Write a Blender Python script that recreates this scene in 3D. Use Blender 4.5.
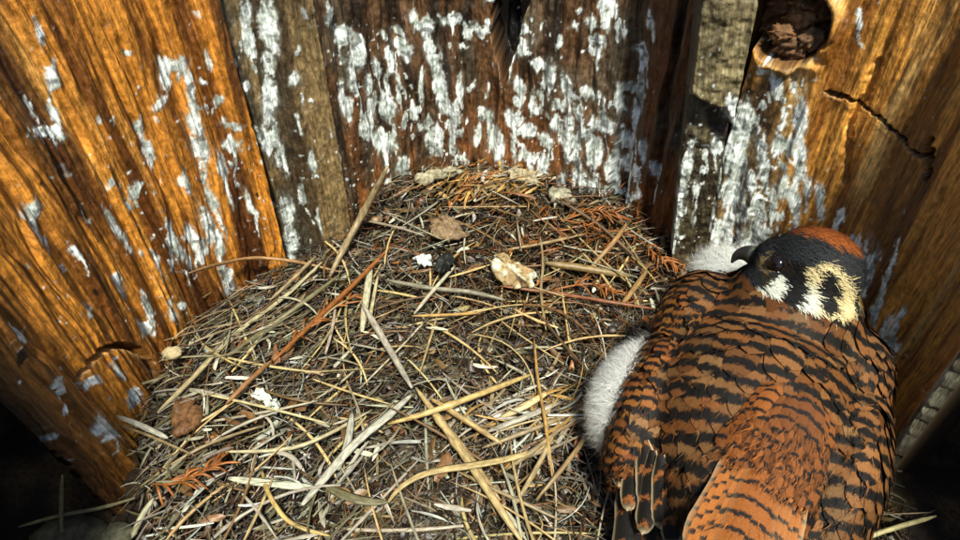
import bpy, bmesh, math, random
import numpy as np
from mathutils import Vector, Matrix
from mathutils.bvhtree import BVHTree

random.seed(7)
rng = np.random.default_rng(7)
scene = bpy.context.scene
for o in list(bpy.data.objects):
    bpy.data.objects.remove(o)

# ------------------------------------------------------------------ camera
F_PX, PITCH, CAM_H = 620.0, 40.0, 0.26          # focal length in pixels of a 960 px wide frame
cam_d = bpy.data.cameras.new('camera')
cam = bpy.data.objects.new('camera', cam_d)
scene.collection.objects.link(cam)
cam.location = (0, 0, CAM_H)
cam.rotation_euler = (math.radians(90 - PITCH), 0, 0)
cam_d.sensor_width = 36.0
cam_d.lens = 36.0 * F_PX / 960.0
cam_d.clip_start, cam_d.clip_end = 0.004, 2000.0
cam_d.dof.use_dof = True
cam_d.dof.focus_distance = 0.29
cam_d.dof.aperture_fstop = 80.0
scene.camera = cam
scene.render.resolution_x, scene.render.resolution_y = 1024, 576

# ------------------------------------------------------------------ light
SUN_ELEV, SUN_AZ = 61.0, 168.0                  # azimuth: 180 = from behind the camera (-Y), 90 = from +X
world = bpy.data.worlds.new('World')
scene.world = world
world.use_nodes = True
wn = world.node_tree
bg = wn.nodes['Background']
sky = wn.nodes.new('ShaderNodeTexSky')
sky.sky_type = 'NISHITA'
sky.sun_disc = False
sky.sun_elevation = math.radians(SUN_ELEV)
sky.sun_rotation = math.radians(SUN_AZ)
wn.links.new(sky.outputs[0], bg.inputs['Color'])
bg.inputs['Strength'].default_value = 0.085
sun_d = bpy.data.lights.new('sun', 'SUN')
sun = bpy.data.objects.new('sun', sun_d)
scene.collection.objects.link(sun)
sun_d.energy = 4.6
sun_d.angle = math.radians(7)
sun_d.color = (1.0, 0.94, 0.78)
_a, _e = math.radians(SUN_AZ), math.radians(SUN_ELEV)
sun_from = Vector((math.sin(_a) * math.cos(_e), math.cos(_a) * math.cos(_e), math.sin(_e)))
sun.rotation_euler = sun_from.to_track_quat('Z', 'Y').to_euler()
sun.location = (0, -0.6, 1.2)
vs = scene.view_settings
vs.view_transform = 'Standard'
vs.look = 'None'
vs.exposure = 0.7
vs.gamma = 1.0
vs.use_curve_mapping = False

# ------------------------------------------------------------------ helpers
_p = math.radians(PITCH); SP, CP = math.sin(_p), math.cos(_p)
CAM = np.array([0, 0, CAM_H])
def ray(px, py):
    X = (px - 480) / F_PX; Y = -(py - 270) / F_PX
    return np.array([X, CP + Y * SP, -SP + Y * CP])
def at_z(px, py, z):
    d = ray(px, py); return CAM + d * ((z - CAM_H) / d[2])
def proj(P):
    P = np.asarray(P, float) - CAM
    depth = P[..., 1] * CP - P[..., 2] * SP
    depth = np.where(depth < 0.01, 0.01, depth)
    up = P[..., 1] * SP + P[..., 2] * CP
    return 480 + F_PX * P[..., 0] / depth, 270 - F_PX * up / depth

def _h(ix, iy, seed):
    n = (ix.astype(np.int64) * 374761393 + iy.astype(np.int64) * 668265263 + seed * 974711) & 0xffffffff
    n = ((n ^ (n >> 13)) * 1274126177) & 0xffffffff
    n = ((n ^ (n >> 15)) * 2246822519) & 0xffffffff
    return ((n >> 8) & 0xffff) / 65535.0
def noise(x, y, seed=0):
    x = np.asarray(x, float); y = np.asarray(y, float)
    ix, iy = np.floor(x), np.floor(y); fx, fy = x - ix, y - iy
    fx = fx * fx * (3 - 2 * fx); fy = fy * fy * (3 - 2 * fy)
    a = _h(ix, iy, seed); b = _h(ix + 1, iy, seed); c = _h(ix, iy + 1, seed); d = _h(ix + 1, iy + 1, seed)
    return (a * (1 - fx) + b * fx) * (1 - fy) + (c * (1 - fx) + d * fx) * fy
def fbm(x, y, seed=0, octs=4, gain=.5):
    t, a, s = 0, 1.0, 0
    for k in range(octs):
        t = t + a * noise(x * 2 ** k, y * 2 ** k, seed + 17 * k); s += a; a *= gain
    return t / s
def sstep(a, b, x):
    t = np.clip((x - a) / (b - a), 0, 1); return t * t * (3 - 2 * t)
def mix3(a, b, t):
    t = np.asarray(t)[..., None]; return np.asarray(a) * (1 - t) + np.asarray(b) * t

def link(o, parent=None):
    scene.collection.objects.link(o)
    if parent is not None: o.parent = parent
    return o
def tag(o, label=None, cat=None, group=None, kind=None):
    if label: o['label'] = label
    if cat: o['category'] = cat
    if group: o['group'] = group
    if kind: o['kind'] = kind
    return o
def empty(name, loc=(0, 0, 0)):
    o = bpy.data.objects.new(name, None); o.empty_display_size = .02; o.location = loc
    return link(o)
def mesh_np(name, V, Fq, col=None, smooth=True, attrs=None, uv=None):
    """V (n,3); Fq: (m,4) or (m,3) int array, or a list of such arrays"""
    me = bpy.data.meshes.new(name)
    V = np.asarray(V, np.float32)
    parts = Fq if isinstance(Fq, list) else [Fq]
    parts = [np.asarray(p, np.int32) for p in parts if len(p)]
    loops = np.concatenate([p.ravel() for p in parts])
    sizes = np.concatenate([np.full(len(p), p.shape[1], np.int32) for p in parts])
    me.vertices.add(len(V)); me.vertices.foreach_set('co', V.ravel())
    me.loops.add(len(loops)); me.loops.foreach_set('vertex_index', loops)
    me.polygons.add(len(sizes))
    st = np.zeros(len(sizes), np.int32); st[1:] = np.cumsum(sizes)[:-1]
    me.polygons.foreach_set('loop_start', st)
    if col is not None:
        a = me.attributes.new('col', 'FLOAT_COLOR', 'POINT')
        c = np.ones((len(V), 4), np.float32); c[:, :3] = col
        a.data.foreach_set('color', c.ravel())
    if attrs:
        for k, v in attrs.items():
            a = me.attributes.new(k, 'FLOAT', 'POINT'); a.data.foreach_set('value', np.asarray(v, np.float32))
    if uv is not None:
        l = me.uv_layers.new(name='UVMap')
        l.data.foreach_set('uv', np.asarray(uv, np.float32)[loops].ravel())
    me.update(calc_edges=True)
    if smooth: me.polygons.foreach_set('use_smooth', np.ones(len(sizes), bool))
    me.validate()
    return me
def add(name, me, mat, parent=None, loc_from=None):
    me.materials.append(mat)
    return link(bpy.data.objects.new(name, me), parent)
def rebase(me, base):
    """shift a mesh so that its origin is at base; the object then carries the location"""
    me.transform(Matrix.Translation(-Vector(base)))

# ------------------------------------------------------------------ materials
def new_mat(name):
    m = bpy.data.materials.new(name); m.use_nodes = True
    return m, m.node_tree, m.node_tree.nodes, m.node_tree.nodes['Principled BSDF']
def N(nt, t, **kw):
    n = nt.nodes.new(t)
    for k, v in kw.items(): setattr(n, k, v)
    return n
def mat_wood(name, fine=(800, 60), rough=.45, bump=.75, var=.62, spec=.5):
    m, nt, ns, b = new_mat(name)
    at = N(nt, 'ShaderNodeAttribute', attribute_name='col')
    uv = N(nt, 'ShaderNodeUVMap', uv_map='UVMap')
    mp = N(nt, 'ShaderNodeMapping'); mp.inputs['Scale'].default_value = (fine[0], fine[1], 1)
    nz = N(nt, 'ShaderNodeTexNoise'); nz.inputs['Scale'].default_value = 1; nz.inputs['Detail'].default_value = 4
    nz.inputs['Roughness'].default_value = .65
    mp2 = N(nt, 'ShaderNodeMapping'); mp2.inputs['Scale'].default_value = (520, 230, 1)
    nz2 = N(nt, 'ShaderNodeTexNoise'); nz2.inputs['Scale'].default_value = 1; nz2.inputs['Detail'].default_value = 5
    nt.links.new(uv.outputs[0], mp.inputs[0]); nt.links.new(mp.outputs[0], nz.inputs['Vector'])
    nt.links.new(uv.outputs[0], mp2.inputs[0]); nt.links.new(mp2.outputs[0], nz2.inputs['Vector'])
    r = N(nt, 'ShaderNodeMapRange'); r.inputs[1].default_value = .3; r.inputs[2].default_value = .7
    r.inputs[3].default_value = 1 - var; r.inputs[4].default_value = 1 + var
    nt.links.new(nz.outputs['Fac'], r.inputs[0])
    mx = N(nt, 'ShaderNodeVectorMath', operation='SCALE')
    nt.links.new(at.outputs['Color'], mx.inputs[0]); nt.links.new(r.outputs[0], mx.inputs['Scale'])
    r2 = N(nt, 'ShaderNodeMapRange'); r2.inputs[1].default_value = .32; r2.inputs[2].default_value = .68
    r2.inputs[3].default_value = .62; r2.inputs[4].default_value = 1.38
    nt.links.new(nz2.outputs['Fac'], r2.inputs[0])
    mx2 = N(nt, 'ShaderNodeVectorMath', operation='SCALE')
    nt.links.new(mx.outputs[0], mx2.inputs[0]); nt.links.new(r2.outputs[0], mx2.inputs['Scale'])
    nt.links.new(mx2.outputs[0], b.inputs['Base Color'])
    ad = N(nt, 'ShaderNodeMath', operation='ADD')
    nt.links.new(nz.outputs['Fac'], ad.inputs[0]); nt.links.new(nz2.outputs['Fac'], ad.inputs[1])
    bp = N(nt, 'ShaderNodeBump'); bp.inputs['Strength'].default_value = bump; bp.inputs['Distance'].default_value = .0012
    nt.links.new(ad.outputs[0], bp.inputs['Height']); nt.links.new(bp.outputs[0], b.inputs['Normal'])
    rr = N(nt, 'ShaderNodeMapRange'); rr.inputs[1].default_value = .3; rr.inputs[2].default_value = .7
    rr.inputs[3].default_value = rough - .15; rr.inputs[4].default_value = rough + .2
    nt.links.new(nz2.outputs['Fac'], rr.inputs[0]); nt.links.new(rr.outputs[0], b.inputs['Roughness'])
    b.inputs['Specular IOR Level'].default_value = spec
    return m
def mat_attr(name, rough=.6, spec=.4, noise_scale=900, var=.3, bump=.2, trans=0.0):
    m, nt, ns, b = new_mat(name)
    at = N(nt, 'ShaderNodeAttribute', attribute_name='col')
    tc = N(nt, 'ShaderNodeTexCoord')
    nz = N(nt, 'ShaderNodeTexNoise'); nz.inputs['Scale'].default_value = noise_scale; nz.inputs['Detail'].default_value = 4
    nt.links.new(tc.outputs['Object'], nz.inputs['Vector'])
    r = N(nt, 'ShaderNodeMapRange'); r.inputs[1].default_value = .3; r.inputs[2].default_value = .7
    r.inputs[3].default_value = 1 - var; r.inputs[4].default_value = 1 + var
    nt.links.new(nz.outputs['Fac'], r.inputs[0])
    mx = N(nt, 'ShaderNodeVectorMath', operation='SCALE')
    nt.links.new(at.outputs['Color'], mx.inputs[0]); nt.links.new(r.outputs[0], mx.inputs['Scale'])
    nt.links.new(mx.outputs[0], b.inputs['Base Color'])
    bp = N(nt, 'ShaderNodeBump'); bp.inputs['Strength'].default_value = bump; bp.inputs['Distance'].default_value = .0006
    nt.links.new(nz.outputs['Fac'], bp.inputs['Height']); nt.links.new(bp.outputs[0], b.inputs['Normal'])
    b.inputs['Roughness'].default_value = rough
    b.inputs['Specular IOR Level'].default_value = spec
    return m
def mat_straw(name):
    m, nt, ns, b = new_mat(name)
    at = N(nt, 'ShaderNodeAttribute', attribute_name='col'); uv = N(nt, 'ShaderNodeUVMap', uv_map='UVMap')
    out = []
    for sc, lo, hi in (((2600, 110, 1), .55, 1.4), ((500, 260, 1), .6, 1.3)):
        mp = N(nt, 'ShaderNodeMapping'); mp.inputs['Scale'].default_value = sc
        nz = N(nt, 'ShaderNodeTexNoise'); nz.inputs['Scale'].default_value = 1; nz.inputs['Detail'].default_value = 4
        nt.links.new(uv.outputs[0], mp.inputs[0]); nt.links.new(mp.outputs[0], nz.inputs['Vector'])
        r = N(nt, 'ShaderNodeMapRange'); r.inputs[1].default_value = .3; r.inputs[2].default_value = .7
        r.inputs[3].default_value = lo; r.inputs[4].default_value = hi; nt.links.new(nz.outputs['Fac'], r.inputs[0]); out.append((nz, r))
    m1 = N(nt, 'ShaderNodeVectorMath', operation='SCALE'); nt.links.new(at.outputs['Color'], m1.inputs[0]); nt.links.new(out[0][1].outputs[0], m1.inputs['Scale'])
    m2 = N(nt, 'ShaderNodeVectorMath', operation='SCALE'); nt.links.new(m1.outputs[0], m2.inputs[0]); nt.links.new(out[1][1].outputs[0], m2.inputs['Scale'])
    nt.links.new(m2.outputs[0], b.inputs['Base Color'])
    bp = N(nt, 'ShaderNodeBump'); bp.inputs['Strength'].default_value = .5; bp.inputs['Distance'].default_value = .0004
    nt.links.new(out[0][0].outputs['Fac'], bp.inputs['Height']); nt.links.new(bp.outputs[0], b.inputs['Normal'])
    b.inputs['Roughness'].default_value = .42; b.inputs['Specular IOR Level'].default_value = .45
    return m
def mat_feather(name):
    """barred feather: phase gives the bars, u/v the place on the vane, edge a pale fringe"""
    m, nt, ns, b = new_mat(name)
    L = nt.links.new
    def A(n): return N(nt, 'ShaderNodeAttribute', attribute_name=n)
    col, ph, u, v, duty, edge = A('col'), A('phase'), A('u'), A('v'), A('duty'), A('edge')
    cb = N(nt, 'ShaderNodeCombineXYZ'); L(u.outputs['Fac'], cb.inputs[0]); L(v.outputs['Fac'], cb.inputs[1])
    tc = N(nt, 'ShaderNodeTexCoord')
    add3 = N(nt, 'ShaderNodeVectorMath', operation='ADD')
    sc3 = N(nt, 'ShaderNodeVectorMath', operation='SCALE'); sc3.inputs['Scale'].default_value = 3000
    L(tc.outputs['Object'], sc3.inputs[0])
    # barb streaks run across the vane and slightly towards the tip
    barb = N(nt, 'ShaderNodeMath', operation='MULTIPLY_ADD')
    au = N(nt, 'ShaderNodeMath', operation='ABSOLUTE'); L(u.outputs['Fac'], au.inputs[0])
    barb.inputs[1].default_value = -.35; L(au.outputs[0], barb.inputs[0]); L(v.outputs['Fac'], barb.inputs[2])
    cb2 = N(nt, 'ShaderNodeCombineXYZ'); L(barb.outputs[0], cb2.inputs[1])
    mulb = N(nt, 'ShaderNodeMath', operation='MULTIPLY'); mulb.inputs[1].default_value = .06
    L(u.outputs['Fac'], mulb.inputs[0]); L(mulb.outputs[0], cb2.inputs[0]); L(ph.outputs['Fac'], cb2.inputs[2])
    nzb = N(nt, 'ShaderNodeTexNoise'); nzb.inputs['Scale'].default_value = 38; nzb.inputs['Detail'].default_value = 3
    L(cb2.outputs[0], nzb.inputs['Vector'])
    nz = N(nt, 'ShaderNodeTexNoise'); nz.inputs['Scale'].default_value = 420; nz.inputs['Detail'].default_value = 3
    L(tc.outputs['Object'], nz.inputs['Vector'])
    # phase + distortion
    s1 = N(nt, 'ShaderNodeMath', operation='MULTIPLY_ADD'); s1.inputs[1].default_value = .55; s1.inputs[2].default_value = -.27
    L(nz.outputs['Fac'], s1.inputs[0])
    s2 = N(nt, 'ShaderNodeMath', operation='MULTIPLY_ADD'); s2.inputs[1].default_value = .5; L(nzb.outputs['Fac'], s2.inputs[0]); L(s1.outputs[0], s2.inputs[2])
    s3 = N(nt, 'ShaderNodeMath', operation='ADD'); L(s2.outputs[0], s3.inputs[0]); L(ph.outputs['Fac'], s3.inputs[1])
    fr = N(nt, 'ShaderNodeMath', operation='FRACT'); L(s3.outputs[0], fr.inputs[0])
    # triangle wave: distance from .5, compared with duty / 2
    sb = N(nt, 'ShaderNodeMath', operation='SUBTRACT'); sb.inputs[1].default_value = .5; L(fr.outputs[0], sb.inputs[0])
    ab = N(nt, 'ShaderNodeMath', operation='ABSOLUTE'); L(sb.outputs[0], ab.inputs[0])
    hd = N(nt, 'ShaderNodeMath', operation='MULTIPLY'); hd.inputs[1].default_value = .5; L(duty.outputs['Fac'], hd.inputs[0])
    df = N(nt, 'ShaderNodeMath', operation='SUBTRACT'); L(hd.outputs[0], df.inputs[0]); L(ab.outputs[0], df.inputs[1])
    rg = N(nt, 'ShaderNodeMapRange'); rg.inputs[1].default_value = -.035; rg.inputs[2].default_value = .035
    L(df.outputs[0], rg.inputs[0])
    dark = N(nt, 'ShaderNodeRGB'); dark.outputs[0].default_value = (.006, .005, .0045, 1)
    m1 = N(nt, 'ShaderNodeMix', data_type='RGBA'); L(rg.outputs[0], m1.inputs['Factor'])
    var = N(nt, 'ShaderNodeMapRange'); var.inputs[1].default_value = .3; var.inputs[2].default_value = .7
    var.inputs[3].default_value = .6; var.inputs[4].default_value = 1.35; L(nzb.outputs['Fac'], var.inputs[0])
    sc = N(nt, 'ShaderNodeVectorMath', operation='SCALE'); L(col.outputs['Color'], sc.inputs[0]); L(var.outputs[0], sc.inputs['Scale'])
    L(sc.outputs[0], m1.inputs['A']); L(dark.outputs[0], m1.inputs['B'])
    pale = N(nt, 'ShaderNodeRGB'); pale.outputs[0].default_value = (.44, .36, .22, 1)
    m2 = N(nt, 'ShaderNodeMix', data_type='RGBA'); L(edge.outputs['Fac'], m2.inputs['Factor'])
    L(m1.outputs['Result'], m2.inputs['A']); L(pale.outputs[0], m2.inputs['B'])
    L(m2.outputs['Result'], b.inputs['Base Color'])
    bp = N(nt, 'ShaderNodeBump'); bp.inputs['Strength'].default_value = .5; bp.inputs['Distance'].default_value = .0005
    L(nzb.outputs['Fac'], bp.inputs['Height']); L(bp.outputs[0], b.inputs['Normal'])
    b.inputs['Roughness'].default_value = .6
    b.inputs['Specular IOR Level'].default_value = .25
    return m
M_wood = mat_wood('weathered_wood')
M_rough_wood = mat_wood('rotten_wood', fine=(620, 70), rough=.5, bump=.9, var=.6)
M_soil = mat_attr('litter_soil', rough=.9, noise_scale=500, var=.6, bump=.8)
M_straw = mat_straw('dry_straw')
M_chip = mat_attr('bark_and_flakes', rough=.6, spec=.35, noise_scale=420, var=.55, bump=.8)
M_feather = mat_feather('barred_feather')
M_plume = mat_attr('soft_plumage', rough=.7, spec=.2, noise_scale=1500, var=.25, bump=.1)
M_down = mat_attr('white_down', rough=.8, spec=.2, noise_scale=1500, var=.06, bump=.05)
def translucent(m, fac, col):
    nt = m.node_tree; b = nt.nodes['Principled BSDF']; out = nt.nodes['Material Output']
    tr = N(nt, 'ShaderNodeBsdfTranslucent'); tr.inputs['Color'].default_value = (*col, 1)
    mx = N(nt, 'ShaderNodeMixShader'); mx.inputs[0].default_value = fac
    nt.links.new(b.outputs[0], mx.inputs[1]); nt.links.new(tr.outputs[0], mx.inputs[2]); nt.links.new(mx.outputs[0], out.inputs['Surface'])
translucent(M_down, .5, (.85, .88, .86))
M_bill = mat_attr('bill_horn', rough=.3, spec=.5, noise_scale=800, var=.15, bump=.05)
M_stone = mat_attr('stone', rough=.75, spec=.3, noise_scale=300, var=.4, bump=.6)
M_board = mat_attr('painted_board', rough=.6, spec=.3, noise_scale=120, var=.25, bump=.2)
m_eye, _nt, _ns, _b = new_mat('eye_gloss')
_b.inputs['Base Color'].default_value = (.006, .004, .003, 1); _b.inputs['Roughness'].default_value = .06

# ------------------------------------------------------------------ nest bed
def bed(x, y):
    x = np.asarray(x, float); y = np.asarray(y, float)
    back = .034 * sstep(.27, .41, y)
    r = np.hypot((x - .01) / .19, (y - .26) / .2)
    rim = .010 * sstep(.55, 1.0, r) * (x < .1)
    lump = .012 * (fbm(x * 28 + 5, y * 28 + 3, 3, 3) - .5)
    out = -.03 * sstep(.16, .13, y) * sstep(-.12, -.17, x)      # outside the log, the floor of the box lies lower
    return back + rim + lump + out
def at_bed(px, py, up=0.0):
    z = 0.0
    for _ in range(14):
        q = at_z(px, py, z); z = .5 * z + .5 * (float(bed(q[0], q[1])) + up)
    return at_z(px, py, z)

gx = np.arange(-.30, .3001, .003); gy = np.arange(-.06, .48, .003)
GX, GY = np.meshgrid(gx, gy)
GZ = bed(GX, GY) - .006 + .004 * (fbm(GX * 160, GY * 160, 9, 3) - .5)
V = np.stack([GX, GY, GZ], -1).reshape(-1, 3)
nxg, nyg = len(gx), len(gy)
idx = np.arange(nxg * nyg).reshape(nyg, nxg)
Q = np.stack([idx[:-1, :-1], idx[:-1, 1:], idx[1:, 1:], idx[1:, :-1]], -1).reshape(-1, 4)
t = fbm(GX * 70, GY * 70, 21, 4).ravel()
C = mix3((.008, .005, .003), (.045, .028, .012), sstep(.35, .7, t))
o = add('nest_floor', mesh_np('nest_floor', V, Q, C), M_soil); tag(o, kind='structure')
o['label'] = 'dark crumbly nest floor under the straw litter'

# ------------------------------------------------------------------ hollow log
def resample(P, n):
    P = np.asarray(P, float)
    d = np.r_[0, np.cumsum(np.linalg.norm(np.diff(P, axis=0), axis=1))]
    # Catmull-Rom through the points, then even spacing
    out = []
    for i in range(len(P) - 1):
        p0, p1, p2, p3 = P[max(i - 1, 0)], P[i], P[i + 1], P[min(i + 2, len(P) - 1)]
        for k in range(24):
            t = k / 24.0
            out.append(.5 * ((2 * p1) + (-p0 + p2) * t + (2 * p0 - 5 * p1 + 4 * p2 - p3) * t * t + (-p0 + 3 * p1 - 3 * p2 + p3) * t ** 3))
    out.append(P[-1]); out = np.array(out)
    d = np.r_[0, np.cumsum(np.linalg.norm(np.diff(out, axis=0), axis=1))]
    s = np.linspace(0, d[-1], n)
    return np.stack([np.interp(s, d, out[:, k]) for k in range(out.shape[1])], -1), s
RES = .00062
def wall_part(name, base, top, z0, z1, relief, colour, mat, parent, thick=.022, res=RES, label=None, thin_end=False, thin_start=False):
    """base/top: plan polylines (x,y) at z0 and z1; relief(s,z,px,py)-> metres towards the inside"""
    L = max(np.sum(np.linalg.norm(np.diff(np.array(q), axis=0), axis=1)) for q in (base, top))
    n = max(12, int(L / res)); k = max(8, int((z1 - z0) / res))
    B, s = resample(base, n); T, s2 = resample(top, n)
    zz = np.linspace(z0, z1, k); tt = (zz - z0) / (z1 - z0)
    XY = B[None] * (1 - tt)[:, None, None] + T[None] * tt[:, None, None]
    tg = np.gradient(XY, axis=1); tg /= np.linalg.norm(tg, axis=2, keepdims=True) + 1e-12
    nr = np.stack([tg[..., 1], -tg[..., 0]], -1)                  # left-to-right walk: right-hand side faces the camera
    S = np.broadcast_to(s[None], (k, n)); Z = np.broadcast_to(zz[:, None], (k, n))
    P0 = np.concatenate([XY, Z[..., None]], -1)
    px, py = proj(P0)
    r, extra = relief(S, Z, px, py)
    XY2 = XY + nr * r[..., None]
    V = np.concatenate([XY2, Z[..., None]], -1).reshape(-1, 3)
    C = colour(S, Z, px, py, extra).reshape(-1, 3)
    uv = np.stack([S, Z], -1).reshape(-1, 2)
    idx = np.arange(n * k).reshape(k, n)
    Q = [np.stack([idx[:-1, :-1], idx[:-1, 1:], idx[1:, 1:], idx[1:, :-1]], -1).reshape(-1, 4)]
    thick = np.full(n, thick) if not thin_end else thick * (.10 + .90 * sstep(s[-1], s[-1] - .07, s))
    if thin_start: thick = thick * (.45 + .55 * sstep(0, .05, s))
    thick = thick[None, :, None]
    # side and top skirts to the outside, then a coarse outer skin
    ring = np.r_[idx[0, :], idx[1:, -1], idx[-1, -2::-1], idx[-2:0:-1, 0]]
    off = np.concatenate([-nr * thick, np.zeros((k, n, 1))], -1).reshape(-1, 3)
    base_n = len(V)
    edge_n = noise(np.arange(len(ring)) * .21, 0 * ring, 5)
    inner = V[ring] + off[ring] * .5 + .0015 * (edge_n - .5)[:, None]
    outer = np.concatenate([XY, Z[..., None]], -1).reshape(-1, 3)[ring] + off[ring]
    m = len(ring); a = np.arange(m); b = (a + 1) % m
    Q.append(np.stack([ring[a], base_n + a, base_n + b, ring[b]], -1))
    Q.append(np.stack([base_n + a, base_n + m + a, base_n + m + b, base_n + b], -1))
    sub_s = np.linspace(0, n - 1, 14).astype(int); sub_z = np.linspace(0, k - 1, 10).astype(int)
    OB = (np.concatenate([XY, Z[..., None]], -1) + np.concatenate([-nr * thick, np.zeros((k, n, 1))], -1))[np.ix_(sub_z, sub_s)]
    ob_n = base_n + 2 * m
    oi = ob_n + np.arange(140).reshape(10, 14)
    Q.append(np.stack([oi[:-1, :-1], oi[1:, :-1], oi[1:, 1:], oi[:-1, 1:]], -1).reshape(-1, 4))
    V = np.concatenate([V, inner, outer, OB.reshape(-1, 3)])
    ec = C[ring] * .35 + np.array([.05, .036, .018]) * .65
    C = np.concatenate([C, ec, ec * .6, np.tile([[.06, .04, .02]], (140, 1))])
    uvr = uv[ring]; uv = np.concatenate([uv, uvr + [.004, 0], uvr + [.02, 0], np.zeros((140, 2))])
    me = mesh_np(name, V - np.array([0, .27, 0]), Q, C, True, None, uv)
    o = add(name, me, mat, parent)
    if label: o['label'] = label
    return o

# dried droppings: (x, y, rx, ry, lean) in photograph pixels, used only to find the spot on the wall
WHITE_L = [(174,66,13,8,.2),(164,76,5,14,.2),(188,84,5,18,.15),(194,115,6,26,.15),(200,148,8,12,.1),(148,153,6,14,.2),(222,167,4,16,.2),
 (43,133,16,7,.2),(50,77,5,12,.1),(54,117,4,10,.3),(157,100,5,7,0),(218,104,5,6,0),(233,127,9,4,0),(233,147,7,6,0),(235,160,3,14,.2),
 (34,210,7,11,.2),(40,234,5,12,.4),(132,190,4,6,.2),(127,204,4,7,.3),(112,224,4,16,.6),(125,242,4,9,.4),(172,243,6,12,.5),(163,223,3,12,.5),
 (187,263,4,9,.4),(190,236,6,11,.3),(202,250,6,9,.3),(207,226,7,20,.35),(225,272,5,14,.3),(230,288,6,6,.1),(120,283,5,9,.3),(143,305,3,13,.3),
 (142,327,7,9,.4),(88,312,4,7,.3),(15,330,4,8,.6),(22,338,3,6,.6),(60,437,6,13,.6),(103,427,8,13,.5),(60,390,4,9,.5),(130,400,6,9,.2),
 (117,370,4,11,.5),(90,383,7,4,0),(172,310,4,9,.4),(30,108,3,8,.3),(210,60,2,9,.2),(140,130,3,8,.2),(250,205,3,12,.25),(183,180,3,12,.3),(35,35,4,14,.2),
 (212,200,3,16,.3),(216,238,4,14,.3),(70,250,3,10,.5),(156,262,3,8,.4),(108,180,3,6,.3),(85,215,2,8,.5)]
WHITE_P = [(268,28,7,26,.15),(270,62,5,14,.1),(270,105,7,22,.05),(271,140,11,12,.1),(284,160,4,20,.2),(292,76,5,8,0),(258,138,9,6,0),(288,214,8,12,.2),(291,238,5,14,.2),
 (250,40,6,18,.2),(303,195,3,9,.2),(296,120,2,8,.2),(247,15,7,14,.2)]
WHITE_B = [(327,15,5,9,.1),(310,58,4,18,.2),(322,104,2,26,.2),(332,140,3,14,.2),(342,33,6,10,.1),(343,102,5,20,.15),(357,50,6,15,.15),(366,85,4,14,.1),(390,60,5,12,.1),(400,80,3,13,.3),(387,107,7,12,.1),
 (383,140,11,11,0),(402,165,5,13,0),(405,50,7,8,0),(427,27,9,8,.2),(433,60,7,20,.25),(440,92,6,16,.2),(427,125,7,7,0),(437,144,5,17,0),(453,110,6,9,.2),(453,132,3,22,.05),(467,33,6,6,0),
 (482,32,5,5,0),(475,27,4,4,0),(450,22,10,5,0),(402,35,5,6,.4),(483,120,6,8,.3),(422,80,3,7,.1),(490,4,8,4,0),(592,20,6,7,0),(610,8,8,9,.1),(607,21,4,4,0),(597,40,8,7,.3),(593,51,6,6,.2),(650,24,5,10,.15),(653,35,4,5,0),
 (641,57,7,9,.2),(637,86,4,24,.0),(625,91,6,7,.3),(567,84,5,12,.2),(573,97,7,6,0),(591,93,8,5,.4),(550,75,6,14,-.35),(540,66,8,5,.4),(520,87,5,10,.1),(518,101,4,5,0),(513,117,8,8,.2),(520,32,5,6,0),(520,50,8,7,0),
 (510,62,4,6,0),(605,122,11,10,.1),(557,123,6,8,.1),(568,137,8,8,.2),(528,130,8,5,-.5),(547,140,7,8,.2),(572,153,5,4,0),(542,166,7,10,0),(528,155,9,5,.1),(495,143,9,13,.0),(593,150,8,20,0),(623,143,8,9,0),(627,168,7,14,0),
 (613,168,6,14,0),(582,113,5,11,.1),(630,120,4,14,0),(541,98,3,7,0),(565,179,5,9,0),(580,179,6,11,0),(592,188,9,7,0),(607,192,7,8,0),(632,194,8,5,0),(619,202,5,5,0),(485,92,2,3,0),(362,125,4,10,.1),(372,112,5,18,.1),(349,70,4,18,.15),(377,70,4,12,.2),
 (412,112,4,8,.1),(415,20,3,8,.2),(505,25,4,4,0),(470,90,3,4,0),(476,140,3,12,0),(462,155,4,5,0),(560,105,6,6,0),(535,110,6,6,.2),(600,95,3,5,0),(647,150,4,12,0),(655,178,4,12,0),(640,170,4,9,0),(618,25,3,6,0),(575,25,3,5,0),(560,40,3,5,0)]
WHITE_S = [(686,172,4,22,-.25),(675,218,6,20,-.25),(669,244,5,9,-.1),(717,146,5,9,0),(729,103,5,16,-.1),(690,145,3,10,-.2),(699,190,3,10,-.2),(706,160,2,6,0)]
WHITE_R = [(742,128,13,26,0),(738,160,11,20,0),(733,192,9,12,0),(728,232,8,18,0),(716,237,5,18,0),(706,250,5,12,0),(746,206,6,15,0),(760,206,7,12,0),(765,160,5,26,0),(781,146,7,9,.2),(784,165,4,5,0),(760,232,9,14,0),
 (746,240,6,14,0),(800,120,7,26,-.1),(801,160,5,26,0),(787,143,6,8,.3),(779,88,5,15,.2),(767,163,4,9,0),(860,18,3,12,0),(872,275,6,26,-.35),(890,332,6,16,-.3),(853,243,7,9,0),(837,228,3,5,0),(774,205,5,20,.1),(785,190,7,14,0),(795,200,5,20,0),
 (722,180,3,12,0),(820,200,4,16,0),(808,190,3,20,0),(880,310,5,14,-.4),(866,262,6,22,-.35),(862,248,5,14,-.2),(884,300,4,24,-.35),(898,262,3,18,-.3),(893,352,7,12,-.3),(905,320,3,16,-.35),(771,55,2,3,0),(765,68,4,3,0),(845,215,5,8,0),(755,182,5,10,0),(735,215,6,10,0)]
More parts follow.
